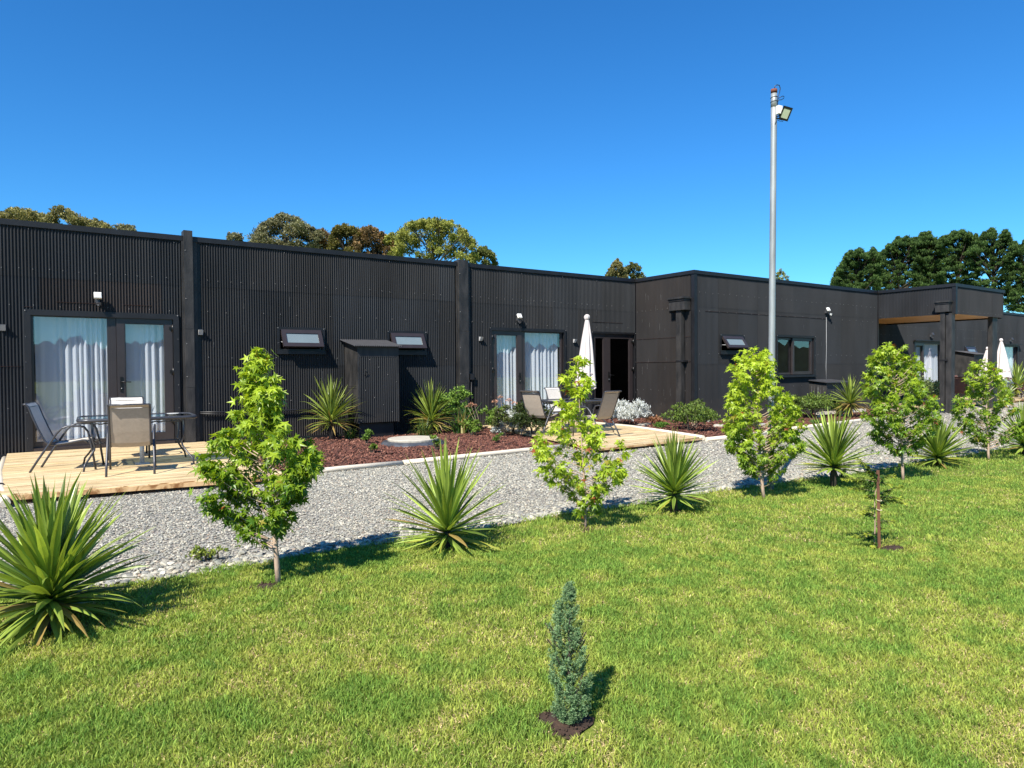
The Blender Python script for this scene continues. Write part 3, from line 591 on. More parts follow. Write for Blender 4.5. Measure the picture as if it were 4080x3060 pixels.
b=MB(); b.tube([(17.98,YB-.03,2.66),(17.99,YB-.03,1.75),(17.97,YB-.03,1.3),(17.99,YB-.03,.9)],.0045,6); tag(b.build('conduit',['ltgrey']),'pale vertical conduit below the twin floodlight on the projecting box','conduit')
b=MB(); b.tube([(2.30,YF-.06,.60),(2.7,YF-.06,.585),(3.2,YF-.06,.56),(3.9,YF-.06,.575),(4.8,YF-.06,.60)],.012,6); b.tube([(2.30,YF-.07,.575),(2.7,YF-.06,.545),(3.4,YF-.06,.52),(4.8,YF-.06,.575)],.008,6); tag(b.build('wall_cable',['cord']),'black cable sagging along the wall right of the first pilaster','cable')
# ------------------------------------------------------------------ utility cupboards against the wall
def cupboard(x0,x1,yf,yb,zb,zt,label,over=.10,slope=.12):
    r=empty('utility_cupboard',((x0+x1)/2,yf,0),label,'cupboard','lean-to cupboards along the wall')
    b=MB(); b.box(x0+.06,x1-.06,yf+.10,yb,-.02,zb); b.build('plinth',['black'],r)
    b=MB(); b.add([(x0,yf,zb),(x0,yb,zb),(x0,yb,zt+slope-.02),(x0,yf,zt-.01)],[(0,3,2,1)]); b.add([(x1,yf,zb),(x1,yb,zb),(x1,yb,zt+slope-.02),(x1,yf,zt-.01)],[(0,1,2,3)]); b.quad((x0,yf,zb),(x1,yf,zb),(x1,yb,zb),(x0,yb,zb))
    b.box(x0-.004,x0-.0005,yf+.1,yb-.2,zt-.75,zt-.55); b.box(x0-.006,x0-.0005,yf+.05,yb-.1,zt-.78,zt-.765)
    b.box(x0-.006,x0+.03,yf-.012,yf,zb,zt-.01); b.box(x1-.03,x1+.006,yf-.012,yf,zb,zt-.01); b.box(x0+.03,x1-.03,yf-.012,yf,zt-.2,zt-.01); b.build('carcass',['post'],r)
    d=MB(); d.smooth=True; u=x0+.03; n=int((x1-x0-.06)/PITCH*6)
    for i in range(n):
        a=x0+.03+i*PITCH/6; c=a+PITCH/6; d.quad((a,yf-.008-AMP*.8*math.sin(6.283*a/PITCH),zb+.01),(c,yf-.008-AMP*.8*math.sin(6.283*c/PITCH),zb+.01),(c,yf-.008-AMP*.8*math.sin(6.283*c/PITCH),zt-.2),(a,yf-.008-AMP*.8*math.sin(6.283*a/PITCH),zt-.2))
    d.smooth=False; d.mi=1
    for k in range(9): d.octa((x0+.05+(x1-x0-.1)*((k*7)%9)/8,yf-.02,zb+.05+(zt-zb-.3)*k/8),.006)
    dd=d.build('door',['sheet','screw'],r)
    b=MB(); b.tube([(x0+.13,yf-.02,zt-.42),(x0+.15,yf-.05,zt-.47),(x0+.13,yf-.02,zt-.55)],.006,6); b.build('handle',['metal'],dd)
    # corrugated lean-to roof
    b=MB(); b.smooth=True; n=int((x1-x0+.16)/PITCH*6); X0=x0-.1
    for i in range(n):
        a=X0+i*PITCH/6; c=a+PITCH/6; za=AMP*math.sin(6.283*a/PITCH); zc=AMP*math.sin(6.283*c/PITCH)
        for e in (0,-.006): b.quad((a,yf-over,zt+za+e),(c,yf-over,zt+zc+e),(c,yb,zt+slope+.02+zc+e),(a,yb,zt+slope+.02+za+e))
        b.quad((a,yf-over,zt+za-.006),(c,yf-over,zt+zc-.006),(c,yf-over,zt+zc),(a,yf-over,zt+za))
    b.build('roof',['grey'],r); return r
cupboard(4.87,5.68,11.98,YF-.02,.31,1.735,'tall black cupboard with a sloping corrugated roof between the two small awning windows')
cupboard(29.06,29.95,11.45,YR-.02,.31,1.735,'black lean-to cupboard in shade beyond the canopy columns')
r=empty('storage_box',(17.65,10.5,0),'low black storage box with a flat lid below the sliding window','storage box')
b=MB(); b.box(17.19,18.15,10.24,YB-.02,.02,.86); b.mi=1
for z in (.3,.55): b.box(17.183,17.189,10.3+z*.3,10.305+z*.3,z,z+.25)
for y in (10.31,10.40,10.49,10.58,10.66): b.box(17.183,17.189,y,y+.003,.2+y%.3,.78)
b.build('carcass',['post','paleseam'],r); b=MB(); b.add([(17.12,10.16,.87),(18.22,10.16,.87),(18.22,YB-.02,.93),(17.12,YB-.02,.93),(17.12,10.16,.895),(18.22,10.16,.895),(18.22,YB-.02,.955),(17.12,YB-.02,.955)],[(0,3,2,1),(4,5,6,7),(0,1,5,4),(1,2,6,5),(2,3,7,6),(3,0,4,7)]); b.build('lid',['grey'],r)
# ------------------------------------------------------------------ decks
def deck(poly,z,x0,x1,y0,y1,label,bw=.115,seed=1,fascia=.11,rough=(1,1,1)):
    rr=random.Random(seed); r=empty('timber_deck',(x0,y0,0),label,'deck'); b=MB(); y=y0
    def xr(y):
        xs=[]; n=len(poly)
        for i in range(n):
            (ax,ay),(bx,by)=poly[i],poly[(i+1)%n]
            if (ay>y)!=(by>y): xs.append((bx-ax)*(y-ay)/(by-ay)+ax)
        return (min(xs),max(xs)) if len(xs)>1 else None
    while y<y1-.02:
        e=min(y+bw,y1); q0=xr(y+.004); q1=xr(e-.01)
        if q0 and q1:
            g=rr.uniform(.78,1.05); b.col=(g*rr.uniform(.98,1.02),g,g*rr.uniform(.93,1.05)); zz=z+rr.uniform(-.0015,.0015)
            b.add([(q0[0],y+.002,z-.03),(q0[1],y+.002,z-.03),(q1[1],e-.008,z-.03),(q1[0],e-.008,z-.03),(q0[0],y+.002,zz),(q0[1],y+.002,zz),(q1[1],e-.008,zz),(q1[0],e-.008,zz)],[(0,3,2,1),(4,5,6,7),(0,1,5,4),(1,2,6,5),(2,3,7,6),(3,0,4,7)])
        y+=bw
    o=b.build('deck_boards',['deck'],r); b=MB(); 
    (ax,ay),(bx,by)=poly[0],poly[1]; b.col=(.80,.66,.56); b.add([(ax,ay-.012,.04),(bx,by-.012,.04),(bx,by+.0,.04),(ax,ay+.0,.04),(ax,ay-.012,z-.012),(bx,by-.012,z-.012),(bx,by,z-.012),(ax,ay,z-.012)],[(0,3,2,1),(4,5,6,7),(0,1,5,4),(1,2,6,5),(2,3,7,6),(3,0,4,7)])
    b.build('fascia_board',['deck'],r); return r
deck([(-.33,8.32),(2.37,7.98),(2.36,12.58),(-.34,12.58)],.1,-.34,2.36,7.98,12.58,'pale new timber deck outside the nearest glass door',.095,2)
deck([(7.05,7.85),(9.52,7.96),(10.17,10.4),(10.25,12.6),(7.95,12.6)],.08,7.05,10.25,7.85,12.6,'pale timber deck outside the middle cabin with a slanted right edge',.095,4)
deck([(21.6,9.75),(32,9.9),(32,12.05),(21.6,12.05)],.1,21.6,32,9.75,12.05,'timber deck running behind the canopy columns at the right',.095,6)
b=MB(); b.box(21.5,24,9.55,9.70,-.01,.16); tag(b.build('kerb_board',['black']),'black kerb board at the foot of the canopy deck','kerb')
# ------------------------------------------------------------------ pale round edging timbers
def log(pts,rr_,label,group='pale edging timbers round the beds'):
    b=MB(); b.tube(pts,rr_,10); tag(b.build('edging_timber',['edgelog']),label,'edging',group)
log([(2.41,12.5,.035),(2.43,10.3,.035),(2.43,8.25,.035)],.034,'edging timber along the right side of the nearest deck')
log([(2.45,8.40,.03),(3.2,8.50,.03),(4.07,8.50,.03)],.034,'nearest edging timber along the front of the bed with the round slab')
log([(4.09,8.51,.03),(5.4,8.60,.03),(6.4,8.68,.03),(7.12,8.74,.03)],.036,'edging timber along the bed front left of the middle deck')
log([(9.62,8.02,.06),(10.24,10.38,.06),(10.33,12.5,.06)],.045,'edging timber along the right side of the middle deck')
log([(9.68,8.0,.03),(10.77,8.03,.03),(11.6,8.14,.03),(12.5,8.31,.03)],.038,'edging timber of the far bed starting at the middle deck corner')
log([(12.52,8.31,.03),(15,8.56,.03),(17.5,8.8,.03),(19.8,9.03,.03),(20.4,9.3,.03)],.04,'long edging timber of the far bed running to the canopy')
log([(-.36,12.2,.06),(-.36,10.4,.07),(-.30,8.9,.07),(-.24,8.1,.05)],.04,'edging timber with a black strap at the left edge of the nearest deck')
b=MB(); Tq=[(math.cos(t)*.048-.315,9.05+.0*math.sin(t),.07+math.sin(t)*.048) for t in np.linspace(0,6.283,13)]; b.tube(Tq,.012,6); b.box(-.5,-.36,9.03,9.08,.02,.06); tag(b.build('strap',['cord']),'black strap round the pale edging timber at the left edge','strap')
b=MB(); b.tube([(2.5,8.48,.03),(4.0,8.57,.03),(5.5,8.68,.03),(7.0,8.8,.03)],.012,5); b.tube([(10.8,8.2,.03),(12,8.4,.035),(13.5,8.62,.03)],.012,5); tag(b.build('irrigation_hose',['cord']),'black irrigation hose lying behind the edging timbers','hose')
# bed items
r=empty('manhole',(5.30,10.62,0),'round pale concrete manhole lid on a grey plastic collar in the bark bed','manhole')
b=MB(); b.lathe([(.56,.01),(.54,.05),(.50,.085),(.46,.09)],5.30,10.62,40,lambda t,z:1+.03*math.sin(5*t)+.02*math.sin(11*t)); b.build('collar',['liner'],r)
b=MB(); b.smooth=False; b.lathe([(.43,.092),(.435,.12),(.425,.127)],5.30,10.62,40); b.build('lid',['concrete'],r)
b=MB(); b.tube([(12.86,10.55,.0),(12.86,10.55,.15),(12.85,10.54,.185),(12.81,10.52,.20),(12.76,10.50,.19)],.042,12); b.tube([(12.86,10.55,.10),(12.86,10.55,.125)],.05,12); tag(b.build('pipe_elbow',['white']),'short white pipe elbow sticking up from the bark bed','pipe')
def slab(x,y,z,a,c,h,rz,mm,name,label,cat,g=None):
    Tm=Matrix.Translation((x,y,z))@Matrix.Rotation(rz,4,'Z'); b=MB(); n=9; vs=[]
    ra=[random.uniform(.75,1.05) for _ in range(n)]
    for k,f in ((0,1),(h*.8,1),(h,.9)):
        for i in range(n): t=i/n*6.283; vs.append(Tm@Vector((a*f*ra[i]*math.cos(t),c*f*ra[i]*math.sin(t),k)))
    fs=[(k*n+i,k*n+(i+1)%n,(k+1)*n+(i+1)%n,(k+1)*n+i) for k in (0,1) for i in range(n)]+[tuple(2*n+i for i in range(n))]
    b.add(vs,fs); tag(b.build(name,[mm]),label,cat,g)
slab(12.0,9.6,.02,.28,.13,.05,.5,'concrete','stepping_stone','flat pale stone just right of the white pipe elbow','stone','pale flat stones in the far bed')
slab(12.95,9.15,.02,.26,.12,.05,.2,'ltgrey','stepping_stone','grey flat stone nearest the edging in the far bed','stone','pale flat stones in the far bed')
slab(11.1,10.9,.02,.35,.14,.04,.4,'concrete','stepping_stone','pale flat stone right of the silver leaved bush','stone','pale flat stones in the far bed')
b=MB(); b.box(16.0,18.2,9.72,9.82,.10,.17); b.box(16.05,16.15,9.74,9.80,.01,.10); b.box(17.0,17.1,9.74,9.80,.01,.10); tag(b.build('low_plank',['edgelog']),'pale plank raised on blocks under the bush by the storage box','plank')
# ------------------------------------------------------------------ lamp pole
r=empty('lamp_pole',(6.36,4.41,0),'tall galvanised pole with a black floodlight near its rusty top','lamp pole')
px_,py_=6.36,4.41; TOP=4.19
def ppos(z): return (px_+.055*z/TOP,py_+.0,z)
b=MB(); b.tube([ppos(z) for z in (-.02,.8,1.6,2.4,3.2,3.8,TOP-.05)],[.034,.034,.033,.0325,.0315,.031,.031],20); b.build('pole',['galv'],r)
b=MB(); b.tube([ppos(TOP-.035),ppos(TOP)],[.0325,.0325],20); b.build('pole_cap',['rust'],r)
b=MB(); b.tube([ppos(z) for z in (TOP-.045,TOP-.12,TOP-.19)],[.0313,.0316,.0312],20); b.build('rusty_band',['galv'],r)
RX,RY=R0.x,R0.y; FX,FY=math.sin(YAW),math.cos(YAW)
def pl(z,a,c): q=ppos(z); return (q[0]+RX*a+FX*c,q[1]+RY*a+FY*c,z)   # a: to the right, c: away
q=.56
b=MB(); b.tube([pl(TOP-.01,0,0),pl(TOP+.035,.01,0),pl(TOP+.048,.03,0),pl(TOP+.042,.055,0),pl(TOP+.01,.065,0),pl(TOP-.035,.057,0),pl(TOP-.075,.043,0),pl(TOP-.11,.04,0),pl(TOP-.19,.038,0)],.0045,6)
b.tube([pl(TOP-.095,.04,0),pl(TOP-.088,.06,-.01),pl(TOP-.072,.09,-.01),pl(TOP-.075,.105,0),pl(TOP-.09,.106,.01),pl(TOP-.105,.08,.01),pl(TOP-.11,.05,0),pl(TOP-.13,.04,0)],.0035,6); b.build('cable',['cord'],r)
for z in (TOP-.085,TOP-.13):
    b=MB(); b.tube([(ppos(z)[0]+.034*math.cos(t),ppos(z)[1]+.034*math.sin(t),z+.005*math.cos(t+1)) for t in np.linspace(0,6.283,17)],.0025,5); b.build('cable_tie',['cord'],r)
zc=TOP-.235
Tm=Matrix.Translation(pl(zc+.01,.045,-.028))@Matrix.Rotation(-YAW,4,'Z')@Matrix.Rotation(rad(24),4,'Z'); b=MB(); b.box(-.027,.027,-.02,.02,-.042,.042,Tm); b.mi=1; b.octa(Tm@Vector((-.012,-.021,-.017)),.004); b.build('junction_box',['white','ltgrey'],r)
Tm=Matrix.Translation(pl(zc-.035,.105,-.05))@Matrix.Rotation(-YAW,4,'Z')@Matrix.Rotation(rad(14),4,'Y')@Matrix.Rotation(rad(-24),4,'Z')@Matrix.Rotation(rad(24),4,'X')@Matrix.Rotation(rad(12),4,'Y')@Matrix.Scale(q,4)
h=MB(); h.box(-.085,.085,-.012,.022,-.12,.12,Tm); h.box(-.06,.06,.022,.045,-.09,.09,Tm)
for c_ in ((-.085,-.062,-.12,.12),(.062,.085,-.12,.12),(-.062,.062,-.12,-.085),(-.062,.062,.085,.12)): h.box(c_[0],c_[1],-.024,-.012,c_[2],c_[3],Tm)
hd=h.build('lamp_head',['metal'],r); b=MB(); b.box(-.0615,.0615,-.016,-.0125,-.084,.084,Tm); b.build('lens',['lens'],hd)
b=MB(); b.tube([pl(zc-.055,.015,-.03),Tm@Vector((-.095,.03,-.07)),Tm@Vector((-.095,.0,.0))],.008,6); b.tube([pl(zc-.07,.01,-.03),Tm@Vector((-.02,.03,-.12))],.007,6); b.build('bracket',['metal'],r)
b=MB(); b.tube([Tm@Vector((0,.04,-.08)),Tm@Vector((.0,.03,-.145)),Tm@Vector((-.05,.02,-.15)),pl(zc-.09,.02,-.03),pl(zc-.14,.0,-.034)],.003,6); b.build('cable',['cord'],r)
# ------------------------------------------------------------------ patio furniture
def patio_chair(label,group,sl='sling',tb='tube',loc=(0,0,0),rz=0,sc=.88):
    r=empty('patio_chair',(0,0,0),label,'chair',group)
    prof=[(.27,.375),(.26,.405),(.22,.415),(.05,.385),(-.12,.365),(-.19,.375),(-.235,.43),(-.30,.58),(-.36,.74),(-.41,.89),(-.44,.925),(-.47,.92)]
    b=MB(); b.smooth=True; W=.235
    for i in range(len(prof)-1):
        (y0,z0),(y1,z1)=prof[i],prof[i+1]; s0=-.012 if 2<i<9 else 0
        for (xa,xb,da,db) in ((-W,-.12,0,s0),(-.12,.12,s0,s0),(.12,W,s0,0)):
            for th in (0,-.006):
                b.quad((xa,y0,z0+th+da),(xb,y0,z0+th+db),(xb,y1,z1+th+db),(xa,y1,z1+th+da))
    b.build('sling',[sl],r,local=True)
    for s in (-1,1):
        b=MB(); b.tube([(s*W,y,z-.004) for y,z in prof],.013,8); b.build('side_rail',[tb],r,local=True)
        b=MB(); b.tube([(s*.275,-.40,0),(s*.275,-.30,.17),(s*.27,-.18,.36),(s*.27,-.08,.52),(s*.275,-.02,.585),(s*.28,.05,.61),(s*.28,.19,.61),(s*.28,.25,.59),(s*.278,.29,.53),(s*.276,.33,.33),(s*.275,.375,0)],.0145,8); b.build('arm_and_leg',[tb],r,local=True)
    b=MB(); b.tube([(-.27,-.17,.375),(.27,-.17,.375)],.011,8); b.build('crossbar',[tb],r,local=True)
    b=MB(); b.tube([(-.276,.32,.375),(.276,.32,.375)],.011,8); b.build('crossbar',[tb],r,local=True)
    b=MB(); b.tube([(-W,-.455,.925),(W,-.455,.925)],.011,8); b.build('top_bar',[tb],r,local=True)
    r.location=loc; r.rotation_euler=(0,0,rad(rz)); r.scale=(sc,sc,sc); return r
G1='chairs round the glass tables'
patio_chair('sling chair seen from the side at the left end of the nearest glass table',G1,'sling_lit','tube',(.34,10.1,.1),-104)
patio_chair('taupe sling chair, back to the camera, at the nearest glass table',G1,'sling','tube',(.94,9.30,.1),-8)
patio_chair('sunlit sling chair facing the camera behind the nearest glass table',G1,'sling_lit','tube',(1.07,10.98,.1),176)
patio_chair('taupe sling chair half hidden by the dark bush on the middle deck',G1,'sling','tube',(7.72,10.15,.08),-75)
patio_chair('sunlit sling chair on the middle deck in front of the curtained glass',G1,'sling_lit','tube',(8.95,11.0,.08),188)
patio_chair('taupe sling chair with its back turned, right of the closed parasol',G1,'sling','tube',(8.22,9.25,.08),8)
G2='brown chairs beyond the canopy'
patio_chair('brown sling chair just right of the big canopy column',G2,'brownsling','browntube',(24.3,9.95,.1),-75,.92)
patio_chair('brown sling chair at the right edge with its back turned',G2,'brownsling','browntube',(29.3,9.95,.1),-28,.92)
patio_chair('brown sling chair half hidden behind the yellow green spiky plant',G2,'brownsling','browntube',(27.2,11.0,.1),170,.92)
def patio_table(loc,rz,label,sc=.88,a=.73,c=.47,H=.70):
    r=empty('patio_table',(0,0,0),label,'table','glass topped patio tables'); cx=.12
    P=[]; 
    for (sx,sy) in ((1,1),(-1,1),(-1,-1),(1,-1)):
        q=[(a,c-cx),(a-.03,c-.04),(a-cx,c)]
        if sx*sy<0: q=q[::-1]
        P+=[(sx*x,sy*y) for x,y in q]
    n=len(P); b=MB(); b.add([(x,y,H-.006) for x,y in P]+[(x,y,H) for x,y in P],[tuple(range(n))[::-1],tuple(range(n,2*n))]+[(i,(i+1)%n,n+(i+1)%n,n+i) for i in range(n)]); b.build('glass_top',['tabglass'],r,local=True)
    b=MB(); b.tube([(x*1.005,y*1.005,H-.014) for x,y in P+P[:1]],.025,8,cap=False); b.build('rim',['tube'],r,local=True)
    for sx in (-1,1):
        for sy in (-1,1):
            X=sx*(a-.16); Y=sy*(c-.14); b=MB(); b.tube([(X,Y,H-.02),(X,Y,.40),(X*.96,Y*.92,.33),(X*.97,Y*.9,.27),(X*1.07,Y*1.15,.17),(X*1.17,Y*1.42,.09),(X*1.20,Y*1.5,.0)],.0135,8); b.build('leg',['tube'],r,local=True)
    for sy in (-1,1):
        b=MB(); Y=sy*(c-.14); b.tube([(x,Y+.006*math.sin(x*60),H-.07+.006*math.cos(x*60)) for x in np.linspace(-a+.16,a-.16,40)],.010,6); b.build('twisted_rail',['tube'],r,local=True)
    for sx in (-1,1):
        X=sx*(a-.16); b=MB(); b.tube([(X,-c+.14,H-.07),(X,c-.14,H-.07)],.009,6); b.build('crossbar',['tube'],r,local=True)
        b=MB(); b.tube([(X*.96,-(c-.14)*.92,.33),(X*.96,(c-.14)*.92,.33)],.009,6); b.build('crossbar',['tube'],r,local=True)
    b=MB(); b.tube([(-(a-.16)*.96,0,.33),((a-.16)*.96,0,.33)],.009,6); b.build('stretcher',['tube'],r,local=True)
    r.location=loc; r.rotation_euler=(0,0,rad(rz)); r.scale=(sc,)*3; return r
patio_table((1.09,10.03,.1),-3,'glass patio table with a white dish on the nearest deck')
patio_table((8.45,10.12,.08),-2,'glass patio table under the closed parasol on the middle deck')
patio_table((26.6,9.9,.1),0,'glass patio table among the brown chairs beyond the canopy')
b=MB(); b.lathe([(.04,.722),(.072,.734),(.075,.738)],1.50,10.02,20); tag(b.build('dish',['white']),'small white dish on the right end of the nearest glass table','dish')
r=empty('umbrella_stand',(1.13,10.02,.1),'empty white parasol socket on a flat plate under the nearest table','umbrella stand')
b=MB(); b.tube([(1.13,10.02,.11),(1.13,10.02,.50)],.027,14); b.build('socket_tube',['ltgrey'],r)
b=MB(); b.box(1.05,1.21,9.94,10.10,.101,.112); b.build('base_plate',['ltgrey'],r)
def parasol(x,y,zb,zt,label,lean=0,rb=.145,seed=1,cloth=1.32):
    r=empty('parasol',(x,y,zb),label,'parasol','closed off-white parasols'); rr=random.Random(seed)
    b=MB(); b.tube([(x,y,zb),(x+lean*.4,y,zt-.05)],.019,10); b.build('pole',['grey'],r)
    b=MB(); b.lathe([(.16,zb),(.16,zb+.04),(.05,zb+.06),(.03,zb+.2)],x,y,20); b.build('foot',['grey'],r)
    b=MB(); b.smooth=True; n=64; k=16; vs=[]; hf=zt-.14-(zt-.14-(zt-cloth-.05))
    for i in range(k+1):
        f=i/k; z=zt-.12-(cloth)*f; rad_=.036+(rb-.036)*f**.85
        for j in range(n):
            t=j/n*6.283; w=1+.26*math.sin(8*t+2*math.sin(t))*min(1,f*2.5+.2)+.09*math.sin(19*t+f*3)*min(1,f*2)
            dz=-.05*math.cos(8*t+1)*(f**8)*1.2-(.03*math.sin(3*t) if i==k else 0)
            vs.append((x+lean*(1-f)*.4+.02*math.sin(f*5)*f+rad_*w*math.cos(t),y+rad_*w*math.sin(t),z+dz))
    b.add(vs,[(i*n+j,(i+1)*n+j,(i+1)*n+(j+1)%n,i*n+(j+1)%n) for i in range(k) for j in range(n)]); b.build('canopy_cloth',['canvas'],r)
    b=MB(); b.smooth=True; b.lathe([(.036,zt-.12),(.046,zt-.095),(.05,zt-.065),(.042,zt-.035),(.02,zt-.012)],x+lean*.4,y,24,lambda t,z:1+.28*math.sin(3*t+z*9)+.1*math.sin(7*t)); b.build('top_vent',['canvas'],r)
    z=zb+.0; b=MB(); zz=zt-.12-cloth*.80; q=rb*.92; b.tube([(x+q*math.cos(t),y+q*math.sin(t),zz+.02*math.sin(t*2)) for t in np.linspace(0,6.283,25)],.009,5); b.build('tie_strap',['canvas'],r); return r
parasol(8.95,10.35,.08,2.37,'closed off-white parasol standing through the middle deck table',.08,.175)
parasol(28.95,10.5,.1,2.30,'closed white parasol right of the slimmer canopy column',-.10,.26,3,1.35)
parasol(29.35,11.15,.1,2.02,'closed white parasol mostly hidden behind the slimmer canopy column',.22,.22,4,1.1)
# ------------------------------------------------------------------ young sweetgum trees
SC=1490.9
def star_leaf():
    pts=[(0,0)]; lob=[(90,1.0),(32,.88),(-22,.55),(202,.55),(148,.88)]
    seq=[]
    for a_,l_ in ((-22,.58),(5,.30),(32,.9),(61,.36),(90,1.05),(119,.36),(148,.9),(175,.30),(202,.58),(270,.12)): seq.append((l_*math.cos(rad(a_)),l_*math.sin(rad(a_))))
    P=np.array([(0,.12)]+seq); z=-.28*(P[:,0]**2+P[:,1]**2)+.10*np.abs(P[:,0]); return np.column_stack([P,z]),np.array([(0,1+i,1+(i+1)%10) for i in range(10)])
SV,SF=star_leaf()
def place_leaves(pos,dirn,size,cols,shape=(SV,SF),roll=.6,rng=RNG):
    """leaf's y axis along dirn, normal roughly up/outwards with random roll"""
    n=len(pos); d=dirn/np.linalg.norm(dirn,axis=1,keepdims=True)
    up=np.tile([0,0,1.],(n,1))+rng.normal(0,roll,(n,3)); x=np.cross(d,up); x/=np.linalg.norm(x,axis=1,keepdims=True)+1e-9; nz=np.cross(x,d)
    v,f=shape; V=(v[None,:,0:1]*x[:,None]+v[None,:,1:2]*d[:,None]+v[None,:,2:3]*nz[:,None])*size[:,None,None]+pos[:,None]
    k=len(v); F=(f[None]+np.arange(n)[:,None,None]*k).reshape(-1,f.shape[1]); return V.reshape(-1,3),F,np.repeat(cols,k,0)
def maple(base,bx,by,prof,trunk,label,nb=34,lpb=15,lsize=.040,seed=1,topbright=1.0,red=.006,rtr=.016,warm=0,extra=()):
    rng=np.random.default_rng(seed); rr=random.Random(seed); X,Y0=base; dep=X*math.sin(YAW)+Y0*math.cos(YAW); s=dep/SC
    r=empty('sweetgum_tree',(X,Y0,0),label,'tree','young sweetgum trees along the lawn edge')
    def P(px,py,c=0): a=(px-bx)*s; return Vector((X+R0.x*a+FX*c,Y0+R0.y*a+FY*c,(by-py)*s*1.006))
    ty=[t[1] for t in trunk]; tx=[t[0] for t in trunk]
    def tr(py): return P(float(np.interp(-py,[-t for t in ty],tx)),py)
    ys=np.array([p[0] for p in prof],float); xl=np.array([p[1] for p in prof],float); xr=np.array([p[2] for p in prof],float)
    ytop,ybot=ys[0],ys[-1]
    b=MB(); pts=[]; rads=[]; n=14
    for i in range(n): py=by+4-(by+4-ytop-8)*i/(n-1); pts.append(tr(py)); rads.append(max(.0025,rtr*(1.12-1.05*i/(n-1))))
    b.tube(pts,rads,8); tk=b.build('trunk',['bark'],r)
    pos=[];dr=[];hh=[]; bb=MB()
    ga=rr.random()*6
    yy=np.linspace(ybot-3,ytop+4,200); hw_=(np.interp(yy,ys,xr)-np.interp(yy,ys,xl))/2; cdf=np.cumsum(hw_**.9+4); cdf/=cdf[-1]
    for i in range(nb):
        py=float(np.interp((i+rr.random())/nb,cdf,yy)); Lx=float(np.interp(py,ys,xl)); Rx=float(np.interp(py,ys,xr)); mid=(Lx+Rx)/2; half=(Rx-Lx)/2
        u_=(1 if (i%2) else -1)*rr.random()**.6*.93; c=(1 if rr.random()<.5 else -1)*math.sqrt(max(0,1-u_*u_))*half*.85*rr.random()**.6*s
        px2=mid+u_*half; cxx=float(np.interp(-py,[-t for t in ty],tx)); tip=P(px2,py,c); st=tr(min(by-22,py+abs(px2-cxx)*.55+8+.25*abs(c)/s))
        md=st.lerp(tip,.5)+Vector((0,0,-.015-.02*rr.random())); bpts=[st,st.lerp(md,.5)+Vector((0,0,-.006)),md,md.lerp(tip,.6)+Vector((0,0,.004)),tip]; ln=(tip-st).length
        if ln>.05: bb.tube(bpts,[.0045,.0038,.003,.0022,.0012],5,cap=False)
        m=int(lpb*1.75*rr.uniform(.6,1.3)); o0=(tip-tr(py)); o0.z=0; o0=o0.normalized() if o0.length>1e-3 else Vector((1,0,0)); sg=rr.uniform(.018,.032)
        for k in range(m):
            if k<m*.62: q=tip+Vector((rng.normal(0,sg),rng.normal(0,sg),rng.normal(-.006,sg*.9)))
            else: q=st.lerp(tip,rr.uniform(.35,1.0))+Vector((rng.normal(0,.012),rng.normal(0,.012),rng.normal(-.006,.012)))
            d=o0*rr.uniform(.1,1.0)+Vector((rng.normal(0,.5),rng.normal(0,.5),rr.uniform(-1.3,.05))); pos.append(q+d.normalized()*.01); dr.append(d); hh.append(.9 if k<m*.62 else .5)
    # leaves close to the leader
    for k in range(int(nb*lpb*.10)):
        py=ybot+(ytop-ybot)*(rr.random()**.8); q=tr(py)+Vector((rng.normal(0,.02),rng.normal(0,.02),.0)); d=Vector((rng.normal(0,1),rng.normal(0,1),rr.uniform(-.9,.3))); pos.append(q); dr.append(d); hh.append(.9)
    for (ex,ey,n_,sp) in extra:
        q0=P(ex,ey); 
        for k in range(n_):
            q=q0+Vector((rng.normal(0,sp),rng.normal(0,sp),rng.normal(0,sp))); pos.append(q); dr.append(Vector((rng.normal(0,1),rng.normal(0,1),rr.uniform(-.9,.2)))); hh.append(.7)
        st=tr(min(ey+12,by-15)); bb.tube([st,st.lerp(q0,.5)+Vector((0,0,-.01)),q0],.002,4,cap=False)
    bb.build('branches',['bark'],r)
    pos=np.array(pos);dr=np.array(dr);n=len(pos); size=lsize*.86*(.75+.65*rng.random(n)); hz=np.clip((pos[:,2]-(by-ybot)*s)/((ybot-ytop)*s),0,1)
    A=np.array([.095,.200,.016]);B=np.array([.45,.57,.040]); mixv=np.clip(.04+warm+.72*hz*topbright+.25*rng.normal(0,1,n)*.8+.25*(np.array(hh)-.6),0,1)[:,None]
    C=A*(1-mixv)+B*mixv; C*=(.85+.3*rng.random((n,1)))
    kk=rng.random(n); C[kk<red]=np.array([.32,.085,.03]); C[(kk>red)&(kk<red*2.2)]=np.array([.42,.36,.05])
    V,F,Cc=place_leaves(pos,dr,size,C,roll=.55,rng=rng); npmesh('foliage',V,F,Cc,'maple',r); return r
maple((1.2,4.24),603,1257,[(752,562,572),(765,556,584),(785,548,586),(800,536,600),(820,524,612),(850,526,612),(885,524,604),(912,518,606),(926,490,640),(945,474,690),(975,446,694),(1010,442,692),(1045,448,664),(1080,456,650),(1105,470,644),(1130,500,636),(1148,528,610)],[(603,1262),(597,1160),(590,1060),(583,980),(572,880),(566,760)],'nearest young sweetgum tree, its crown spreading over the timber deck',nb=84,lpb=25,lsize=.046,seed=3)
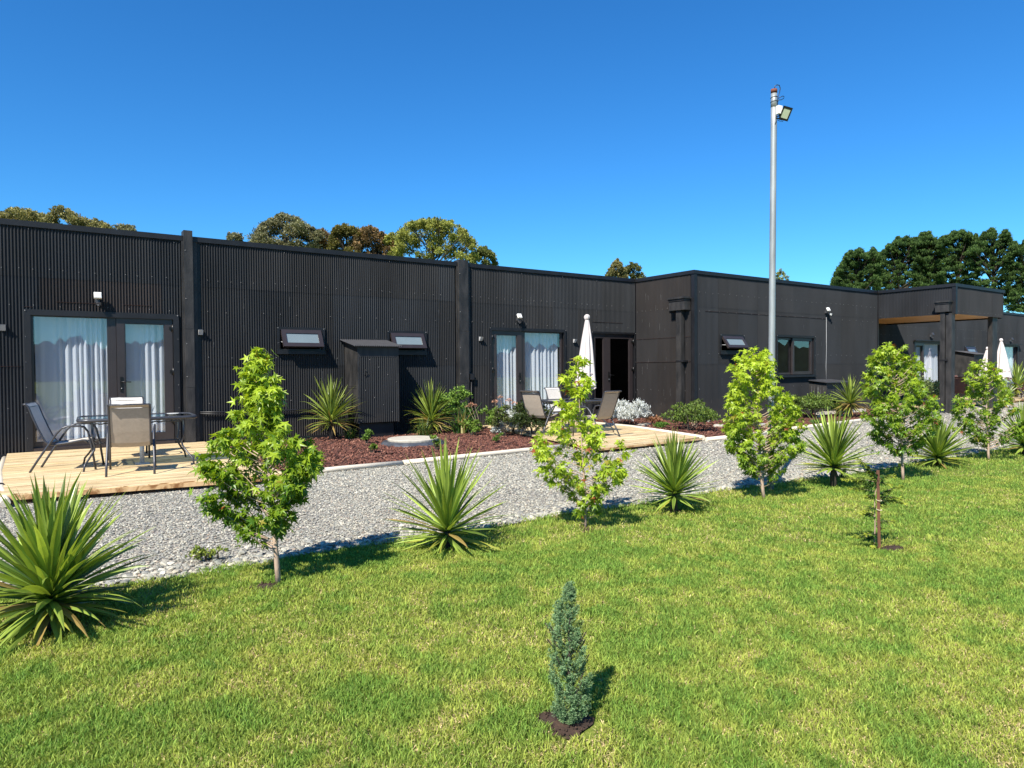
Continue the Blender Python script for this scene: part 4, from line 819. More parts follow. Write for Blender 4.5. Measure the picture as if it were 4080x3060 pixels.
maple((3.66,4.25),1263,1138,[(770,1240,1256),(790,1236,1266),(808,1220,1278),(830,1212,1276),(860,1212,1256),(890,1208,1268),(905,1208,1264),(922,1186,1316),(945,1162,1346),(965,1150,1360),(1000,1154,1362),(1030,1176,1352),(1050,1206,1330),(1075,1238,1290),(1105,1248,1284)],[(1263,1140),(1262,1060),(1257,980),(1252,900),(1248,780)],'sparse yellow green sweetgum sapling in front of the closed parasol',nb=64,lpb=15,lsize=.046,seed=5,topbright=1.5,red=.018,rtr=.010,warm=.28,extra=[(1290,1108,14,.02)])
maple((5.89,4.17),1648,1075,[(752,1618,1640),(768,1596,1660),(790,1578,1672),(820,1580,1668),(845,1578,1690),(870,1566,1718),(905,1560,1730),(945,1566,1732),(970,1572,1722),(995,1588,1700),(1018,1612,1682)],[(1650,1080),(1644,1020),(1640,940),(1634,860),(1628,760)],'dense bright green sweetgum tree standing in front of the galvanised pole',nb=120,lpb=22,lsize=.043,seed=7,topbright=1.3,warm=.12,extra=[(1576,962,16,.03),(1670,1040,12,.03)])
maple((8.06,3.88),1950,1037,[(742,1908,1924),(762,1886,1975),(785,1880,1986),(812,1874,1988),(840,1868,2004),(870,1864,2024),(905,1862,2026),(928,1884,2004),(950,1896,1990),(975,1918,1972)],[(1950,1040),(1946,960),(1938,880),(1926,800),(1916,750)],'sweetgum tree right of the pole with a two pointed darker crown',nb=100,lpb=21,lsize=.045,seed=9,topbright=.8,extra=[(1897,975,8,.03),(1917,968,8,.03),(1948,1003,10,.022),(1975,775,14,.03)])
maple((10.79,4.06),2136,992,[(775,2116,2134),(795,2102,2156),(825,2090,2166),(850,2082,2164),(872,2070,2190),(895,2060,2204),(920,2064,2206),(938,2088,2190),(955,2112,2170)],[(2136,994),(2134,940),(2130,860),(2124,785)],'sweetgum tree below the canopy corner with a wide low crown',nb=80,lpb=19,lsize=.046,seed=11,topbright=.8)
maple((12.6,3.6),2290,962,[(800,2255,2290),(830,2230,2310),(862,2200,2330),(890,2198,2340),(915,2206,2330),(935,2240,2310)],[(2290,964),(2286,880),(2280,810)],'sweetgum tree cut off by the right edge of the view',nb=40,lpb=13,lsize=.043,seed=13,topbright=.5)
# ------------------------------------------------------------------ cordylines
def cordyline(x,y,h,label,n=80,w=.034,trunk=.10,spread=1.0,seed=1,droop=.5,group='cordylines along the lawn edge',pal='a',dead=.025,z0=0):
    rng=np.random.default_rng(seed); r=empty('cordyline_plant',(x,y,z0),label,'cordyline',group)
    b=MB(); b.tube([(x,y,z0-.02),(x,y,z0+trunk*.6),(x,y,z0+trunk+h*.12)],[.03*h/.7,.026*h/.7,.018],8); b.build('stem',['darkbark'],r)
    V=[];F=[];C=[];SG=7; ga=rng.random()*6; n=int(n*1.75)
    for i in range(n):
        f=(i+.5)/n; th=rad(3+ (f**1.0)*102*spread)+rng.normal(0,.07); ga+=2.39996+rng.normal(0,.12)
        L=(h-trunk)*(.87-.34*f**2)*rng.uniform(.82,1.06); ww=w*1.0*rng.uniform(.75,1.15)
        o=np.array([x,y,z0+trunk*.9+h*.13*(1-f)]); az=np.array([math.cos(ga),math.sin(ga),0]); side=np.array([-az[1],az[0],0.])
        dr=droop*(.12+.9*f)*rng.uniform(.5,1.5); 
        dr*=2.4 if rng.random()<.14 else 1; th+=rng.normal(0,.10)
        p=o.copy(); a=th; base=len(V)
        g=(.052,.115,.022) if pal=='a' else (.04,.085,.018)
        t1=np.array(g)*1.35+np.array([.38,.46,.08])*np.clip(rng.normal(.45,.34),0,1); 
        if f>.8 and rng.random()<.35: t1=np.array([.33,.36,.06])
        if f>.55 and rng.random()<dead*2: t1=np.array([.36,.26,.09])
        tip=t1*.9+np.array([.06,.03,0]); tw=rng.normal(0,.5)
        for s in range(SG+1):
            u=s/SG; wd=ww*(.62+.9*u-.2*u*u) if u<.35 else ww*(.91)*(1-((u-.35)/.65)**1.7)+.0008
            wd*=.5; d=az*math.sin(a)+np.array([0,0,math.cos(a)]); nrm=np.cross(side,d); nrm/=np.linalg.norm(nrm); sd=side*math.cos(tw*u)+nrm*math.sin(tw*u); nn=np.cross(sd,d)
            keel=-.30*wd
            V+= [p+sd*wd,p-nn*keel*-1.0,p-sd*wd]
            c=t1*(1-u)+tip*u; C+= [c*1.10,c*.82,c*1.0]
            p=p+d*(L/SG); a+=dr*(L/.7)*(1/SG)*(.5+1.6*u)*1.25
        for s in range(SG):
            q=base+s*3; F+= [(q,q+1,q+4,q+3),(q+1,q+2,q+5,q+4)]
    V=np.array(V); V[:,2]=np.maximum(V[:,2],.006+z0*0); npmesh('leaves',V,F,np.array(C),'sword',r); return r
cordyline(.05,4.19,.79,'big cordyline cut off by the left edge of the view',n=130,w=.046,trunk=.10,seed=2,spread=1.0,droop=.55)
cordyline(2.45,4.38,.79,'cordyline between the nearest tree and the sparse yellow green sapling',n=88,w=.034,trunk=.07,seed=4,droop=.30)
cordyline(4.74,4.28,.75,'cordyline between the yellow green sapling and the dense tree',n=86,w=.036,trunk=.13,seed=5,droop=.30,spread=.95)
cordyline(7.07,4.13,.88,'cordyline behind the staked sapling, right of the pole',n=86,w=.040,trunk=.20,seed=6,droop=.32,spread=.9)
cordyline(9.62,4.2,.72,'cordyline between the two right hand sweetgum trees',n=100,w=.042,trunk=.08,seed=7,droop=.30)
cordyline(11.87,4.01,.80,'cordyline at the right edge of the view beside the gravel',n=84,w=.040,trunk=.10,seed=8,droop=.3)
GB='cordylines in the bark beds'
cordyline(4.40,12.1,1.22,'arching cordyline in the bed left of the tall cupboard',n=84,w=.036,trunk=.34,seed=21,droop=.55,group=GB,pal='b',spread=.95,dead=.2)
cordyline(6.38,12.0,1.12,'arching cordyline in the bed right of the tall cupboard',n=96,w=.032,trunk=.26,seed=22,droop=.6,group=GB,pal='b',spread=.98,dead=.2)
cordyline(16.75,9.35,1.10,'cordyline with drooping yellow leaves beside the storage box',n=90,w=.042,trunk=.34,seed=23,droop=.7,group=GB,pal='b',spread=1.15,dead=.3)
cordyline(24.6,8.9,.95,'yellow green cordyline under the slimmer canopy column',n=70,w=.04,trunk=.15,seed=24,droop=.5,group=GB,dead=.4)
cordyline(30.6,10.6,1.5,'green spiky cordyline beyond the brown chairs',n=60,w=.06,trunk=.4,seed=25,droop=.3,group=GB)
def strap(x,y,h,n,w,label,col,nm='strap_leaved_plant',cat='plant',seed=1,droop=1.2,group=None,zz=.03):
    rng=np.random.default_rng(seed); V=[];F=[];C=[]
    for i in range(n):
        ga=rng.random()*6.283; th=rng.uniform(.1,1.0); L=h*rng.uniform(.6,1.15); az=np.array([math.cos(ga),math.sin(ga),0]); side=np.array([-az[1],az[0],0.]); p=np.array([x+rng.normal(0,h*.12),y+rng.normal(0,h*.12),zz]); a=th*.6; base=len(V); c=np.array(col)*rng.uniform(.7,1.35)
        if rng.random()<.1: c=np.array([.35,.30,.10])
        for s in range(7):
            u=s/6; wd=w*.5*(1-u**2.2)+.0008; d=az*math.sin(a)+np.array([0,0,math.cos(a)]); V+=[p+side*wd,p-side*wd]; C+=[c*1.1,c]; p=p+d*L/6; a+=droop*rng.uniform(.6,1.2)*th/6*1.5
        for s in range(6): q=base+s*2; F.append((q,q+1,q+3,q+2))
    V=np.array(V); V[:,2]=np.maximum(V[:,2],.03); o=npmesh(nm,V,F,np.array(C),'sword'); return tag(o,label,cat,group)
strap(6.95,11.75,.62,80,.036,'dark strap leaved plant at the foot of the second pilaster',(.06,.14,.03),seed=3,droop=1.0)
strap(5.95,11.45,.42,170,.008,'low tussock of fine grass behind the round manhole lid',(.055,.10,.02),'grass_tussock','ornamental grass',seed=4,droop=1.8)
strap(4.72,12.0,.26,60,.02,'low tuft under the arching cordyline left of the cupboard',(.06,.11,.02),'grass_tussock','ornamental grass',seed=6,droop=1.5)
# ------------------------------------------------------------------ shrubs
LV=np.array([(0,0,0),(.32,.45,.06),(0,1,-.05),(-.32,.45,.06)]); LF=np.array([(0,1,2,3)])
def shrub(name,x,y,w,h,label,cat,n=900,ls=.03,col=(.05,.09,.02),col2=(.11,.16,.03),seed=1,blobs=7,z0=.02,group=None,flat=1.0,bark='darkbark',lens=.32,stems=9,upr=.5,leafm='foliage',extra=None):
    rng=np.random.default_rng(seed); rr=random.Random(seed); r=empty(name,(x,y,z0),label,cat,group)
    bl=[]
    for i in range(blobs):
        a=rng.random()*6.283; q=math.sqrt(rng.random())*w*.5; zz=z0+h*(.30+.52*rng.random())*(1-.25*(q/(w*.5))**2); bl.append((np.array([x+q*math.cos(a),y+q*math.sin(a)*flat,zz]),w*rng.uniform(.16,.27)))
    bl.append((np.array([x,y,z0+h*.40]),w*.30))
    b=MB()
    for c,rd in bl[:stems]:
        b.tube([(x+rng.normal(0,.02),y+rng.normal(0,.02),z0-.02),tuple((np.array([x,y,z0])*.5+c*.5)+rng.normal(0,.02,3)),tuple(c)],[.010,.007,.003],5,cap=False)
    pos=[];dr=[]
    n=int(n*1.8); ls*=1.12; per=n//len(bl)
    for c,rd in bl:
        k=max(4,per//7); tips=rng.normal(0,1,(k,3)); tips/=np.linalg.norm(tips,axis=1,keepdims=True); tips[:,2]=np.abs(tips[:,2])*.9-.25
        for t in tips:
            e=c+t*rd*rng.uniform(.75,1.18)*np.array([1,1,min(1.2,h/w+.2)]); b0=c+t*rd*.25
            if rng.random()<.5: b.tube([tuple(b0),tuple(e)],.0018,3,cap=False)
            for u in np.linspace(.3,1.05,7):
                pos.append(b0+(e-b0)*u+rng.normal(0,ls*.25,3)); dr.append(t*.5+rng.normal(0,.55,3)+np.array([0,0,upr]))
    b.build('stems',[bark],r); pos=np.array(pos);dr=np.array(dr);m=len(pos); pos[:,2]=np.maximum(pos[:,2],z0+.01)
    u=np.clip(rng.normal(.4,.3,m)+.35*(pos[:,2]-z0-h*.5)/h,0,1)[:,None]; C=np.array(col)*(1-u)+np.array(col2)*u
    shp=(LV*np.array([lens/.32,1,1]),LF); V,F,Cc=place_leaves(pos,dr,ls*(.7+.6*rng.random(m)),C,shp,roll=.8,rng=rng); npmesh('foliage',V,F,Cc,leafm,r)
    if extra: extra(r,rng)
    return r
def heads(pts,rd,col):
    def f(r,rng):
        b=MB()
        for (hx,hy,hz,gx,gy) in pts: b.tube([(gx,gy,.05),((gx+hx)/2+.02,(gy+hy)/2,hz*.55),(hx,hy,hz)],.003,4,cap=False)
        b.build('flower_stalks',['bark'],r); P=[];D=[]
        for (hx,hy,hz,gx,gy) in pts:
            for k in range(60): v=rng.normal(0,1,3); v/=np.linalg.norm(v); v[2]=abs(v[2]); P.append(np.array([hx,hy,hz])+v*rd*np.array([1,1,.7])*rng.uniform(.6,1)); D.append(v+rng.normal(0,.4,3))
        P=np.array(P);D=np.array(D); V,F,Cc=place_leaves(P,D,rd*.45*(.6+.6*rng.random(len(P))),np.array(col)*(.7+.6*rng.random((len(P),1))),(LV,LF),rng=rng); npmesh('flower_heads',V,F,Cc,'foliage',r)
    return f
GS='small shrubs in the bark beds'
GR=(.055,.105,.018); G2_=(.19,.26,.04)
shrub('shrub',4.62,11.0,.20,.34,'small light green upright shrub in front of the tall cupboard','shrub',420,.03,(.09,.17,.03),(.20,.32,.05),seed=31,blobs=5,group=GS)
shrub('shrub',4.22,9.85,.12,.20,'tiny yellow green seedling near the front of the bark bed','shrub',110,.034,(.12,.20,.03),(.24,.34,.05),seed=32,blobs=3,group=GS)
shrub('shrub',5.16,9.55,.14,.30,'narrow light green seedling behind the second cordyline','shrub',180,.032,(.12,.20,.03),(.24,.34,.05),seed=33,blobs=4,group=GS)
shrub('shrub',6.95,12.05,.66,1.10,'round leaved light green bush in front of the second pilaster','shrub',1700,.036,(.10,.20,.03),(.27,.40,.07),seed=34,blobs=14,lens=.42,group=GS)
shrub('shrub',7.35,11.25,.50,.60,'mixed bush with dried peach flower heads beside the second pilaster','shrub',900,.036,(.07,.14,.02),(.24,.35,.05),seed=35,blobs=9,group=GS,extra=heads([(7.02,11.55,.60,7.1,11.4),(7.08,11.5,.57,7.15,11.4),(6.98,11.6,.55,7.1,11.4)],.05,(.52,.27,.17)))
shrub('dusty_miller',7.62,10.95,.50,.56,'small silver leaved plant with peach flower heads at the deck corner','silver plant',1300,.045,(.45,.48,.46),(.72,.74,.72),seed=36,blobs=8,lens=.2,group='silver leaved plants',extra=heads([(7.55,11.3,.72,7.5,11.1),(7.68,11.2,.66,7.5,11.1),(7.78,11.15,.60,7.5,11.1),(7.45,11.35,.64,7.5,11.1)],.06,(.55,.30,.20)))
shrub('shrub',7.62,10.35,.80,.70,'dark green bush in front of the left chair of the middle deck','shrub',2600,.036,(.020,.045,.012),(.075,.095,.022),seed=37,blobs=18,group=GS)
shrub('shrub',7.15,10.6,.40,.74,'olive sprawling shrub behind the dark green bush','shrub',420,.04,(.05,.075,.02),(.13,.14,.04),seed=38,blobs=7,group=GS)
shrub('shrub',6.85,11.2,.42,.34,'low yellow green cushion shrub between the manhole lid and the peach flower heads','shrub',420,.034,(.08,.16,.02),(.24,.34,.05),seed=51,blobs=6,group=GS)
shrub('dusty_miller',7.25,10.75,.34,.34,'smallest silver leaved tuft beside the mixed bush with peach flower heads','silver plant',500,.04,(.42,.45,.43),(.70,.72,.70),seed=52,blobs=6,lens=.2,group='silver leaved plants')
shrub('shrub',6.45,9.75,.15,.24,'tiny green seedling right of the manhole lid','shrub',170,.03,(.07,.13,.02),(.16,.24,.04),seed=39,blobs=3,group=GS)
shrub('dusty_miller',10.92,11.2,.95,.80,'silvery white bush against the brownish side wall','silver plant',2600,.05,(.48,.50,.48),(.74,.76,.75),seed=40,blobs=16,lens=.17,group='silver leaved plants',z0=-.06,upr=1.0)
shrub('shrub',11.25,10.7,.30,.22,'dry orange brown tuft below the silvery white bush','shrub',260,.04,(.30,.13,.06),(.45,.25,.14),seed=41,blobs=5,group=GS)
shrub('shrub',10.85,10.2,.40,.12,'bright green ground creeper at the right edge of the middle deck','shrub',420,.025,(.06,.14,.02),(.12,.24,.03),seed=42,blobs=6,group=GS)
shrub('shrub',11.75,10.25,.38,.42,'small olive shrub by the downpipe of the projecting box','shrub',420,.036,(.045,.08,.018),(.12,.17,.03),seed=43,blobs=6,group=GS)
shrub('shrub',10.80,9.35,.95,.62,'wide green bush left of the white pipe elbow','shrub',1500,.040,GR,G2_,seed=44,blobs=15,group=GS)
shrub('shrub',11.45,9.75,.5,.74,'leggy bush with orange twigs left of the white pipe elbow','shrub',420,.042,(.05,.09,.02),(.15,.20,.04),seed=45,blobs=8,group=GS,bark='bark')
shrub('shrub',16.1,10.05,1.35,.70,'rounded green bush in front of the storage box','shrub',2400,.045,GR,G2_,seed=46,blobs=18,group=GS)
shrub('shrub',16.9,9.75,.6,.50,'smaller bush between the rounded bush and the drooping cordyline','shrub',600,.045,GR,G2_,seed=47,blobs=8,group=GS)
shrub('shrub',22.2,10.1,1.1,1.05,'grey green shrub in front of the curtained doors behind the canopy','shrub',1500,.06,(.09,.14,.05),(.26,.32,.13),seed=48,blobs=14,group=GS,z0=.1)
shrub('shrub',14.2,8.6,.35,.10,'low weed behind the edging of the far bed','shrub',160,.03,(.08,.16,.03),(.16,.27,.05),seed=49,blobs=4,group=GS)
GW='weeds at the gravel edge'
for i,(wx,wy,wh,l) in enumerate(((.95,5.02,.10,'pale weed with yellow flowers left of the nearest sweetgum trunk'),(7.65,4.35,.22,'feathery yellow green weed behind the staked sapling'),(.30,8.12,.06,'moss like weed at the front of the nearest deck'))):
    shrub('weed',wx,wy,.22,wh,l,'weed',170,.022,(.12,.18,.03),(.30,.34,.05),seed=60+i,blobs=5,group=GW,z0=.0)
# ------------------------------------------------------------------ dwarf conifer
def conifer():
    r=empty('dwarf_conifer',(1.58,1.93,0),'small blue green conifer alone in the lawn in the foreground','conifer'); rng=np.random.default_rng(5)
    rows=[(225,632,652),(260,612,668),(300,600,682),(350,592,690),(395,540,700),(430,515,712),(480,490,715),(540,470,728),(600,464,736),(680,466,738),(740,468,772),(800,472,798),(860,458,800),(905,438,792),(960,432,770),(1020,430,752),(1060,436,838),(1110,446,852),(1170,456,848),(1240,462,842),(1310,466,842),(1360,474,835),(1410,498,790),(1450,540,720),(1475,570,680)]
    k=2.37; dep=1.58*math.sin(YAW)+1.93*math.cos(YAW); s=dep/F_PX; bx,by=632,1470
    zs=np.array([q[0] for q in rows],float); L=np.array([q[1] for q in rows],float); Rr=np.array([q[2] for q in rows],float)
    b=MB(); b.tube([(1.58,1.93,-.02),(1.58,1.93,.2),(1.585,1.93,.42)],[.008,.006,.002],6)
    for q in range(22):
        z=rng.uniform(.02,.32); a=rng.random()*6.283; e=rng.uniform(.05,.09); b.tube([(1.58,1.93,z),(1.58+e*.5*math.cos(a),1.93+e*.5*math.sin(a),z+.02),(1.58+e*math.cos(a),1.93+e*math.sin(a),z+.08)],.0022,4,cap=False)
    b.build('stem',['darkbark'],r)
    P=[];D=[];S_=[];C=[]
    for i in range(230):
        zz=235+1240*((i+rng.random())/230)**.92; l=np.interp(zz,zs,L); q=np.interp(zz,zs,Rr); cx=(l+q)/2; hw=max(6,(q-l)/2)
        th=i*2.39996+rng.normal(0,.3); rr_=rng.uniform(.62,1.0) if rng.random()<.8 else rng.uniform(.1,.6)
        a=((cx-bx)+hw*rr_*math.cos(th))/k*s; c=hw*.85*rr_*math.sin(th)/k*s; z=(by-zz)/k*s*1.05
        o=np.array([1.58+R0.x*a+FX*c,1.93+R0.y*a+FY*c,z]); out=np.array([R0.x*math.cos(th)+FX*math.sin(th),R0.y*math.cos(th)+FY*math.sin(th),0])
        ax=out*.42+np.array([0,0,1.])+rng.normal(0,.16,3); ax/=np.linalg.norm(ax); PL=rng.uniform(.035,.060)*(.55+.45*min(1,hw/120)); tone=rng.uniform(.8,1.2)
        c0=np.array([.06,.135,.050])*tone; c1=np.array([.27,.40,.19])*tone
        if rng.random()<.16: c0=np.array([.10,.16,.04]); c1=np.array([.28,.36,.10])
        for j in range(17):
            t=j/16; v=rng.normal(0,1,3); v=v-ax*(v@ax); v/=np.linalg.norm(v)+1e-9; a2=ax*.8+v*.75; a2/=np.linalg.norm(a2); q0=o+ax*PL*(t-.6); ln=(.022 if t<.7 else .015)*(1.1-.5*t)
            for g in range(11):
                w_=g/10; vv=rng.normal(0,1,3); vv-=a2*(vv@a2); vv/=np.linalg.norm(vv)+1e-9
                P.append(q0+a2*ln*w_); D.append(vv*.8+a2*.75); S_.append(rng.uniform(.0055,.0085)*(1.15-.5*w_)); C.append((c0*(1-w_)+c1*w_)*rng.uniform(.8,1.2))
    shp=(LV*np.array([.55,1,.3]),LF); V,F,Cc=place_leaves(np.array(P),np.array(D),np.array(S_),np.array(C),shp,roll=.8,rng=rng); V[:,2]=np.maximum(V[:,2],.004); npmesh('foliage',V,F,Cc,'bluefol',r)
F_PX=FPX
conifer()
# ------------------------------------------------------------------ staked feathery sapling
def staked():
    x,y=4.88,2.51; dep=x*math.sin(YAW)+y*math.cos(YAW); s=dep/FPX; K=2.765; rng=np.random.default_rng(8)
    r=empty('garden_stake',(x,y,0),'red brown wooden stake standing in the lawn','stake'); Tm=Matrix.Translation((x,y,0))@Matrix.Rotation(.5,4,'Z')@Matrix.Rotation(rad(-1),4,'X')
    b=MB(); H=870/K*s; w=.0095; b.box(-w,w,-w,w,-.02,H,Tm); b.build('post',['stakewood'],r)
    for z in (H*.62,H*.5):
        b=MB(); b.tube([(x+.018*math.cos(t)-.004,y+.018*math.sin(t),z+.003*math.sin(t)) for t in np.linspace(0,6.283,13)],.0022,4); b.build('string',['string'],r)
    def P(px,py,c=0): a=(px-565)/K*s; return np.array([x+R0.x*a+FX*c,y+R0.y*a+FY*c,(1330-py)/K*s])
    t=empty('feathery_sapling',(x-.01,y,0),'sparse feathery conifer sapling tied to the red brown stake','sapling'); b=MB()
    b.tube([tuple(P(520,1335,.02)),tuple(P(535,1100,.02)),tuple(P(530,900,.02)),tuple(P(530,750,.02)),tuple(P(560,600,.02)),tuple(P(560,480,.03))],[.006,.005,.004,.0035,.003,.0015],6)
    br=[(560,600,200,540),(550,620,160,560),(540,640,330,690),(530,760,360,740),(535,880,370,910),(540,540,300,330),(560,560,700,520),(570,600,640,610),(560,740,860,650),(570,760,770,770),(560,800,820,820),(540,980,410,960),(545,1040,720,1030),(550,1090,620,1130),(540,1190,380,1150),(530,1220,310,1215),(540,1260,470,1300),(560,860,680,840),(530,700,230,660),(550,500,420,480),(560,580,440,470)]
    Pp=[];D=[];S_=[];C=[]
    for (x0,y0,x1,y1) in br:
        c=rng.uniform(-.07,.07); a=P(x0,y0,.02); e=P(x1,y1,c); m=(a+e)/2+np.array([0,0,.008]); b.tube([tuple(a),tuple(m),tuple(e)],[.0022,.0016,.0008],4,cap=False)
        ln=np.linalg.norm(e-a); k=int(ln/.0015)
        for j in range(k):
            u=(j+rng.random())/k; q=a*(1-u)+e*u+np.array([0,0,.03*u*(1-u)]); d=(e-a)/ln; si=np.cross(d,[0,0,1]); si/=np.linalg.norm(si); sg=1 if j%2 else -1
            Pp.append(q+rng.normal(0,.003,3)); D.append(d*.7+si*sg*rng.uniform(.3,.8)+np.array([0,0,rng.uniform(-.9,.5)])); S_.append(rng.uniform(.026,.046)*(1.05-.35*u))
            C.append((np.array([.025,.085,.015])*(1-u**2)+np.array([.42,.46,.05])*u**2)*rng.uniform(.7,1.3))
    b.build('stem',['bark'],t); shp=(LV*np.array([.45,1,.5]),LF); V,F,Cc=place_leaves(np.array(Pp),np.array(D),np.array(S_),np.array(C),shp,roll=.4,rng=rng); V[:,2]=np.maximum(V[:,2],.004); npmesh('foliage',V,F,Cc,'foliage',t)
staked()
# ------------------------------------------------------------------ distant trees behind the building
def at(px,py,dep):
    """world point for overview pixel at axial distance dep"""
    x=px*1.8445-2040; yv=py*1.8445-1530; d=F_+R_*(x/FPX)-U_*(yv/FPX); p=Vector((0,0,HC))+d*dep; return p
PCARD=(np.array([(-.5,0,0),(.5,0,.1),(.35,1,0),(-.35,.9,.1)]),np.array([(0,1,2,3)]))
def fartree(name,label,dep,outline,ybot,pf,cola,colb,seed,ps=(9,16),npuff=26,cards=150,cs=3.4,style='round',group=None,trunkx=None,gaps=0,tw=.22):
    rng=np.random.default_rng(seed); s=dep/SC; xs=[o[0] for o in outline]; yt=[o[1] for o in outline]; x0,x1=xs[0],xs[-1]
    tx=trunkx or (x0+x1)/2; base=at(tx,ybot,dep); base.z=0
    r=empty(name,base,label,'tree',group); b=MB(); g=base
    topz=at(tx,min(yt)+14,dep).z; jt=Vector((g.x,g.y,max(1,topz*.55))); b.tube([(g.x,g.y,-.2),(g.x+.1,g.y,jt.z*.5),tuple(jt),(jt.x+.05,jt.y,topz)],[tw*1.2,tw,tw*.7,.04],8)
    tk=b.build('trunk',['darkbark'],r); b=MB(); P=[];D=[];C=[];S_=[]
    npuff=int(npuff*2.3); tiny=int(npuff*.6)
    for i in range(npuff+tiny):
        px=x0+(x1-x0)*((i*.61803+rng.random()*.25)%1); top=np.interp(px,xs,yt); w=rng.uniform(ps[0]*.6,ps[1])
        if i<npuff*.33: py=top+w*rng.uniform(.5,1.0)
        elif i<npuff: py=rng.uniform(top+w*.8,max(top+w,ybot))
        else: w=rng.uniform(2,4.2); py=top+rng.uniform(-3.5 if style!='pine' else -6,6)
        edge=min(px-x0,x1-px)/(x1-x0+1e-6); dz=rng.normal(0,(x1-x0)*.22)*s
        c=at(px,py,dep+dz); rd=w*s
        st=Vector((g.x,g.y,max(.6,min(c.z-rd*1.0-abs((c-jt).length)*.35,topz*.92)))); (b.tube([tuple(st),tuple(st.lerp(c,.6)+Vector((0,0,-.1*rd))),tuple(c)],[.045*tw/.22,.03*tw/.22,.01],5,cap=False) if i%(9 if style=='pine' else 5)==0 else None)
        n=max(14,int(1.9*cards*(w/ps[1])**1.4))
        v=rng.normal(0,1,(n,3)); v/=np.linalg.norm(v,axis=1,keepdims=True); v*=1+.3*np.sin(7*v[:,0:1]+i)*np.sin(6*v[:,2:3]+2*i); rad_=(.35+.75*rng.random((n,1)))
        fl={'round':(1,1,.85),'flat':(1.35,1.35,.5),'pine':(1.15,1.15,.62)}[style]; q=np.array(c)+v*rad_*rd*np.array(fl)
        if style=='pine': q[:,2]+=rng.random(n)**3*rd*.5; d=np.tile([0,0,1.],(n,1))*.9+v*.5+rng.normal(0,.35,(n,3))
        else: d=v+rng.normal(0,.6,(n,3))+np.array([0,0,.2])
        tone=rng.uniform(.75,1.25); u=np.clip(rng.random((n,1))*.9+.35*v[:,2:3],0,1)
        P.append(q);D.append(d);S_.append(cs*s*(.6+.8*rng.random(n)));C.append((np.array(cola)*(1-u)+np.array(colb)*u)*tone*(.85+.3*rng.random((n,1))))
    b.build('limbs',['darkbark'],r)
    V,F,Cc=place_leaves(np.concatenate(P),np.concatenate(D),np.concatenate(S_),np.concatenate(C),(PCARD[0]*np.array([.42 if style=='pine' else .7,1,1]),PCARD[1]),roll=.9,rng=rng); npmesh('crown',V,F,Cc,'far',r); return r
GL='trees behind the left half of the building'; GP='pines behind the right end of the building'
OL=((.10,.10,.04),(.34,.30,.12)); BR=((.095,.07,.035),(.30,.19,.085)); EU=((.10,.12,.03),(.40,.40,.09)); GY=((.085,.09,.05),(.30,.28,.15))
fartree('broad_tree','olive tree top at the far left above the roof',48,[(-15,468),(5,460),(25,450),(45,452),(70,458),(108,466)],492,None,*OL,71,(8,14),24,150,3,'round',GL)
fartree('broad_tree','peaked brown olive tree top second from the left edge',50,[(108,468),(118,450),(130,447),(150,456),(170,470),(205,478),(236,486)],500,None,*OL,72,(7,12),24,150,3,'round',GL)
fartree('broad_tree','low pale tuft of tree just left of the first pilaster',52,[(252,490),(270,486),(292,492)],505,None,*GY,73,(5,8),7,90,2.6,'round',GL,tw=.1)
fartree('broad_tree','tiny lone tree tip just right of the first pilaster',52,[(493,508),(508,503),(525,512)],524,None,*GY,74,(5,7),7,90,2.6,'round',GL,tw=.1)
fartree('broad_tree','large grey green tree, tallest of the clump left of centre',52,[(554,508),(566,486),(585,476),(612,463),(640,472),(665,492),(690,502)],542,None,*GY,75,(9,15),42,190,3,'flat',GL)
fartree('broad_tree','brownish tree in the dip of the clump left of centre',53,[(672,505),(695,497),(715,510),(735,512)],548,None,*BR,76,(7,12),18,140,3,'round',GL)
fartree('broad_tree','rounded olive brown tree in the middle of the clump',50,[(715,512),(722,494),(745,488),(770,496),(782,515)],552,None,(.06,.06,.02),(.22,.19,.05),77,(8,12),26,160,3,'round',GL)
fartree('broad_tree','reddish brown tree left of the yellow green eucalyptus',50,[(768,515),(785,495),(800,492),(822,504),(842,516),(862,530)],560,None,*BR,78,(8,13),36,160,3,'round',GL)
fartree('broad_tree','small yellow green tree against the left side of the eucalyptus',49,[(832,520),(845,508),(858,512),(868,535)],560,None,*EU,79,(5,9),12,110,3,'round',GL,tw=.12)
fartree('eucalyptus_tree','big yellow green eucalyptus with pale trunks left of the second pilaster',47,[(856,540),(866,500),(880,484),(915,476),(948,474),(980,482),(1005,502),(1024,524),(1026,556)],560,None,*EU,80,(9,15),46,170,3,'round',GL,trunkx=935)
fartree('broad_tree','small olive tree at the right foot of the eucalyptus',47,[(1018,556),(1030,541),(1048,537),(1066,552),(1072,568)],574,None,(.07,.09,.03),(.25,.27,.08),81,(6,9),16,130,3,'round',GL,tw=.12)
fartree('conical_tree','pointed olive tree top just left of the projecting box',50,[(1312,594),(1322,578),(1333,560),(1340,572),(1352,592)],606,None,*OL,82,(4,7),22,110,2.6,'round',GL,trunkx=1333,tw=.12)
fartree('broad_tree','darker rounded tree top next to the pointed one by the projecting box',51,[(1346,588),(1358,574),(1372,570),(1384,584),(1390,600)],608,None,(.05,.06,.02),(.19,.19,.06),83,(5,8),14,110,2.6,'round',GL,tw=.12)
fartree('broad_tree','thin wispy tree tip right of the galvanised pole',46,[(1676,594),(1686,586),(1704,602)],608,None,*EU,84,(4,5),4,60,2.2,'round',GL,tw=.06)
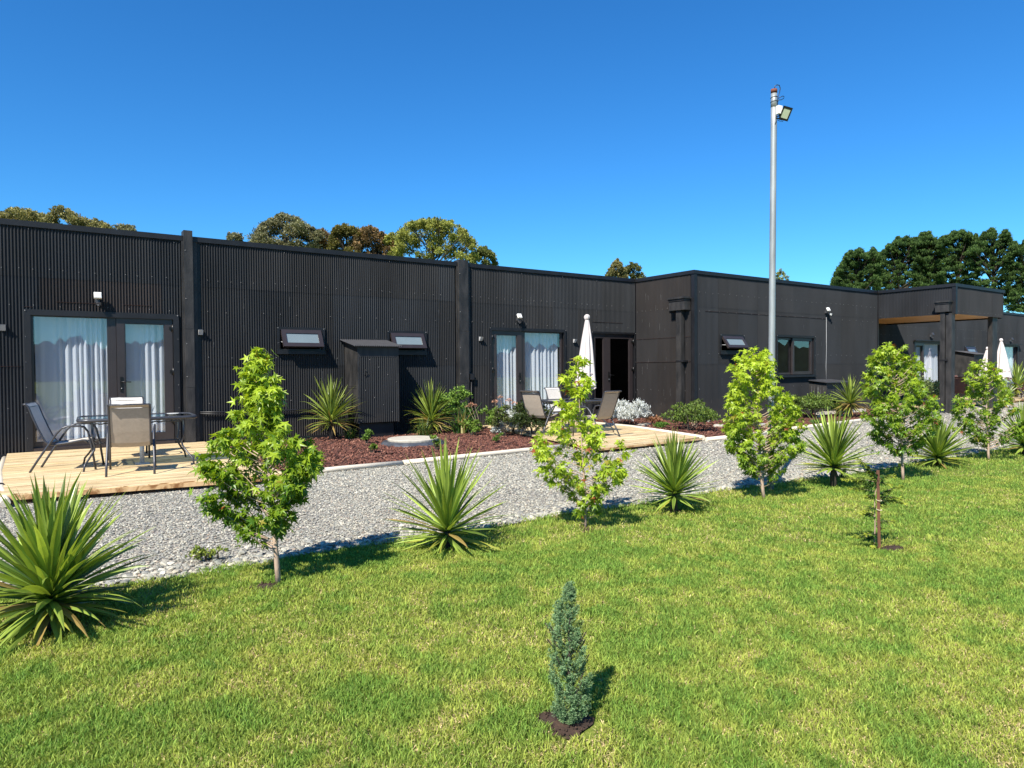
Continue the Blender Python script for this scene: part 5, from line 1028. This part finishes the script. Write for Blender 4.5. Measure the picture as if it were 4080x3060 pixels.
PI_=((.020,.048,.016),(.105,.170,.042))
PG=[('leftmost low pine behind the long roof',62,[(1800,614),(1808,590),(1818,580),(1826,560),(1836,548),(1846,552),(1856,543),(1868,556),(1880,550),(1886,542),(1892,556),(1902,562)],640),
('rounded dark pine second from the left of the pine row',64,[(1885,574),(1896,556),(1908,552),(1918,536),(1930,534),(1940,520),(1950,524),(1958,518),(1966,526),(1978,520),(1990,532),(1996,530)],645),
('pine with a small peak above the canopy corner',63,[(1972,540),(1984,526),(1992,510),(1998,514),(2006,508),(2012,524),(2020,520),(2026,536),(2042,548)],640),
('broad pine behind the middle of the canopy roof',62,[(2028,530),(2038,516),(2048,520),(2058,508),(2070,511),(2078,504),(2088,514),(2096,508),(2100,530),(2108,512),(2112,548)],650),
('tall peaked pine with a split top near the right edge',61,[(2092,548),(2104,538),(2112,530),(2120,520),(2126,508),(2134,512),(2140,500),(2147,506),(2152,530),(2160,528),(2166,512),(2172,502),(2178,514),(2184,534),(2192,528),(2200,548)],670),
('pine reaching out of the right edge of the view',60,[(2170,562),(2184,552),(2196,540),(2204,544),(2214,526),(2235,516),(2270,530)],690)]
for i,(l,dp,ol,yb) in enumerate(PG): fartree('pine_tree',l,dp,ol,yb-14,None,*PI_,90+i,(3.2,7),210,95,3.0,'pine',GP,tw=.26)
# unseen dark ridge added behind the camera to give the panes a treeline reflection
V=[];F=[];n=520
for i in range(n+1):
    t=rad(95)+rad(200)*i/n; 
    for j,(dd,hh) in enumerate(((95,-1),(100,2.4+4.5*fbm(np.array([i*.11]),np.array([1.]),3)[0]+1.3*random.random()),(125,2),(160,-1))): V.append((dd*math.cos(t+rad(55)),dd*math.sin(t+rad(55)),hh))
for i in range(n):
    for j in range(3): F.append((i*4+j,i*4+j+1,(i+1)*4+j+1,(i+1)*4+j))
b=MB(); b.smooth=True; b.add(V,F); M['ridge_dark']=mat('dark_reflection_ridge',(.014,.022,.010),.95,0,.5,.4,.8,2); tag(b.build('reflection_ridge',['ridge_dark']),kind='structure')
